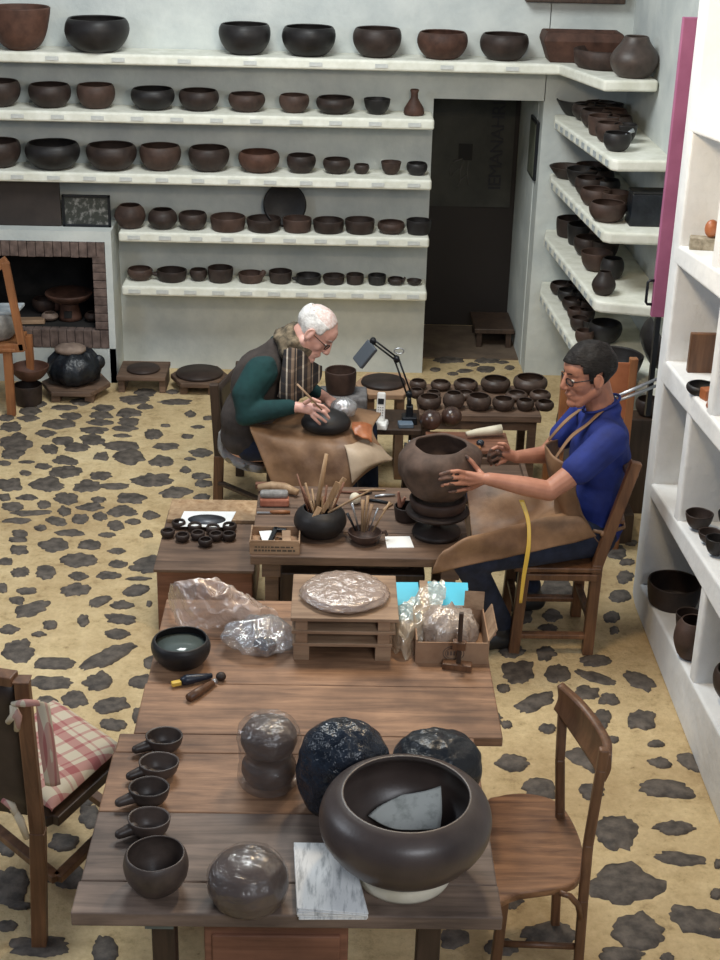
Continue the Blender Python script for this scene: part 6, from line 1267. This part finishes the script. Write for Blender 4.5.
fl_ = MB().grid([[Yp(338, 438, 6.36), Yp(362, 437, 6.42), Yp(380, 445, 6.42)], [Yp(346, 450, 6.225), Yp(366, 449, 6.24), Yp(386, 453, 6.34)], [Yp(350, 470, 6.185), Yp(372, 464, 6.20), Yp(392, 459, 6.32)], [Yp(352, 484, 6.175), Yp(366, 470, 6.20), Yp(390, 461, 6.30)]], 8).disp(lambda v: fold(v)+V((0, -.012, .008)))
fl_.obj('apron_flap', APRONL, Q, world=True, solid=.005)
# what he works on
g = Yp(326, 423, 6.33)
one(MB().lathe([(0, .0), (.066, .004), (.084, .02), (.086, .035), (.075, .062), (.045, .082), (0, .088)], 44, Matrix.Rotation(.25, 4, 'X'), sx=1.38), 'lap_bowl', CL_BLACK, 'dark oval clay bowl lying upside down on the lap of the old potter', 'bowl', (g.x, 6.37, g.z-.040))
g = Yp(361, 436, 6.33); one(MB().grid([[V((-.04, .05, .03)), V((0, .06, .035)), V((.05, .04, .02))], [V((-.045, 0, .03)), V((.0, 0, .045)), V((.05, 0, .02))], [V((-.03, -.04, .005)), V((.01, -.05, .0)), V((.05, -.05, -.02))]], 6).disp(lambda v: v+V((0, 0, .01))*noise.noise(v*35)), 'leather_scrap', LEATHER_O, 'orange leather scrap lying on the knee of the old potter', 'leather', tuple(g+V((0, 0, .012))), solid=.008)
a, b = Yp(297, 384, 6.24), Yp(322, 410, 6.245); one(MB().tube([V((0, 0, 0)), (b-a)*.5, b-a], [.005, .0055, .003]), 'carving_tool', WD_PALE, 'pale pencil-like wooden tool held by the old potter', 'tool', tuple(a))
# his chair and cushion
t = thing('low_chair', 'dark low wooden chair on which the old potter is sitting', 'chair', (-.42, 6.85, 0)); L = t.location
b0 = Zp(218, 503, 0); b0.z = .003; tp2 = Yp(214, 384, b0.y+.0)
def CC(nm, a, b, w, h, up=(0, 1, 0), m=WD_DARK): return MB().beam(V(a)-L, V(b)-L, w, h, up).obj(nm, m, t, bevel=.004)
mid_ = Yp(219, 455, b0.y)
CC('leg', b0, (mid_.x, b0.y, mid_.z), .05, .045, m=WD_CHAIR); CC('back_post', (mid_.x, b0.y, mid_.z-.01), (tp2.x, b0.y, tp2.z), .045, .04)
b1 = V((b0.x+.09, b0.y+.36, .003)); tp3 = Yp(240, 362, b1.y)
CC('back_post', b1, tp3, .045, .04)
MB().grid([[Yp(216, 388, b0.y)-L+V((0, .01, 0)), tp3-L+V((0, .01, -.01))], [Yp(222, 440, b0.y)-L+V((0, .01, 0)), V((b1.x-.01, b1.y, .42))-L]], 5).obj('back_panel', LEATHER_D, t, solid=.014)
sh_ = .345; ss = [Yp(212, 455, b0.y), Yp(272, 474, 6.43), V((0, 0, 0)), V((b1.x, b1.y, sh_))]; 
A_ = V((b0.x, b0.y, sh_)); B2 = V((-.29, 6.50, sh_)); C2 = V((-.18, 6.86, sh_)); D2 = V((b1.x, b1.y, sh_))
MB().prism([(v.x-L.x, v.y-L.y) for v in (A_, B2, C2, D2)], sh_-.03, sh_).obj('seat', WD_DARK, t, bevel=.006)
for v in (B2, C2): CC('leg', (v.x, v.y, .003), (v.x, v.y, sh_-.02), .045, .04)
for z in (.12,): CC('stretcher', A_-V((0, 0, sh_-z)), B2-V((0, 0, sh_-z)), .03, .02, (0, 0, 1)); CC('stretcher', D2-V((0, 0, sh_-z)), C2-V((0, 0, sh_-z)), .03, .02, (0, 0, 1))
cu_ = MB().grid([[Yp(222, 433, 6.62), Yp(228, 425, 6.72), Yp(240, 424, 6.80)], [Yp(220, 450, 6.60), Yp(233, 446, 6.66), Yp(248, 440, 6.80)], [Yp(224, 458, 6.58), Yp(243, 462, 6.55), Yp(262, 458, 6.70)], [Yp(240, 464, 6.52), Yp(256, 469, 6.46), Yp(268, 470, 6.52)]], 7)
g = Yp(240, 455, 6.6); cu_.disp(lambda v: v-g+V((0, 0, .012))*noise.noise(v*18)); one(cu_, 'seat_cushion', GREYCLOTH, 'crumpled grey cloth cushion under the old potter', 'cushion', tuple(g), solid=.035)
# ================================================================ LIGHT
def area(name, loc, target, size, power, color, sy=None):
    l = bpy.data.lights.new(name, 'AREA'); l.energy = power; l.color = color; l.size = size; l.shape = 'RECTANGLE'; l.size_y = sy or size
    o = bpy.data.objects.new(name, l); C.objects.link(o); o.location = loc
    o.rotation_euler = (Vector(target)-Vector(loc)).to_track_quat('-Z', 'Y').to_euler(); return o
area('skylight', (-.5, 6.1, 4.2), (-.2, 6.9, 0), 1.2, 125, (.93, .97, .96), 1.6)
area('left_window', (-3.6, 3.6, 3.2), (1.0, 4.6, .8), 1.6, 46, (.82, .90, 1.0), 1.2)
area('near_window', (1.2, -.6, 3.6), (-.1, 3.6, .8), 1.6, 80, (.90, .94, 1.0), 1.2)
l = bpy.data.lights.new('ceiling_lamp', 'POINT'); l.energy = 72; l.color = (1.0, .78, .52); l.shadow_soft_size = .12
o = bpy.data.objects.new('ceiling_lamp', l); C.objects.link(o); o.location = (.50, 4.55, 2.85)
w = bpy.data.worlds.new('world'); bpy.context.scene.world = w; w.use_nodes = True
w.node_tree.nodes['Background'].inputs[0].default_value = (.62, .76, 1.0, 1); w.node_tree.nodes['Background'].inputs[1].default_value = .13
vs = bpy.context.scene.view_settings; vs.view_transform = 'Standard'; vs.look = 'None'; vs.exposure = 0.08; vs.gamma = 1.0; vs.use_curve_mapping = False
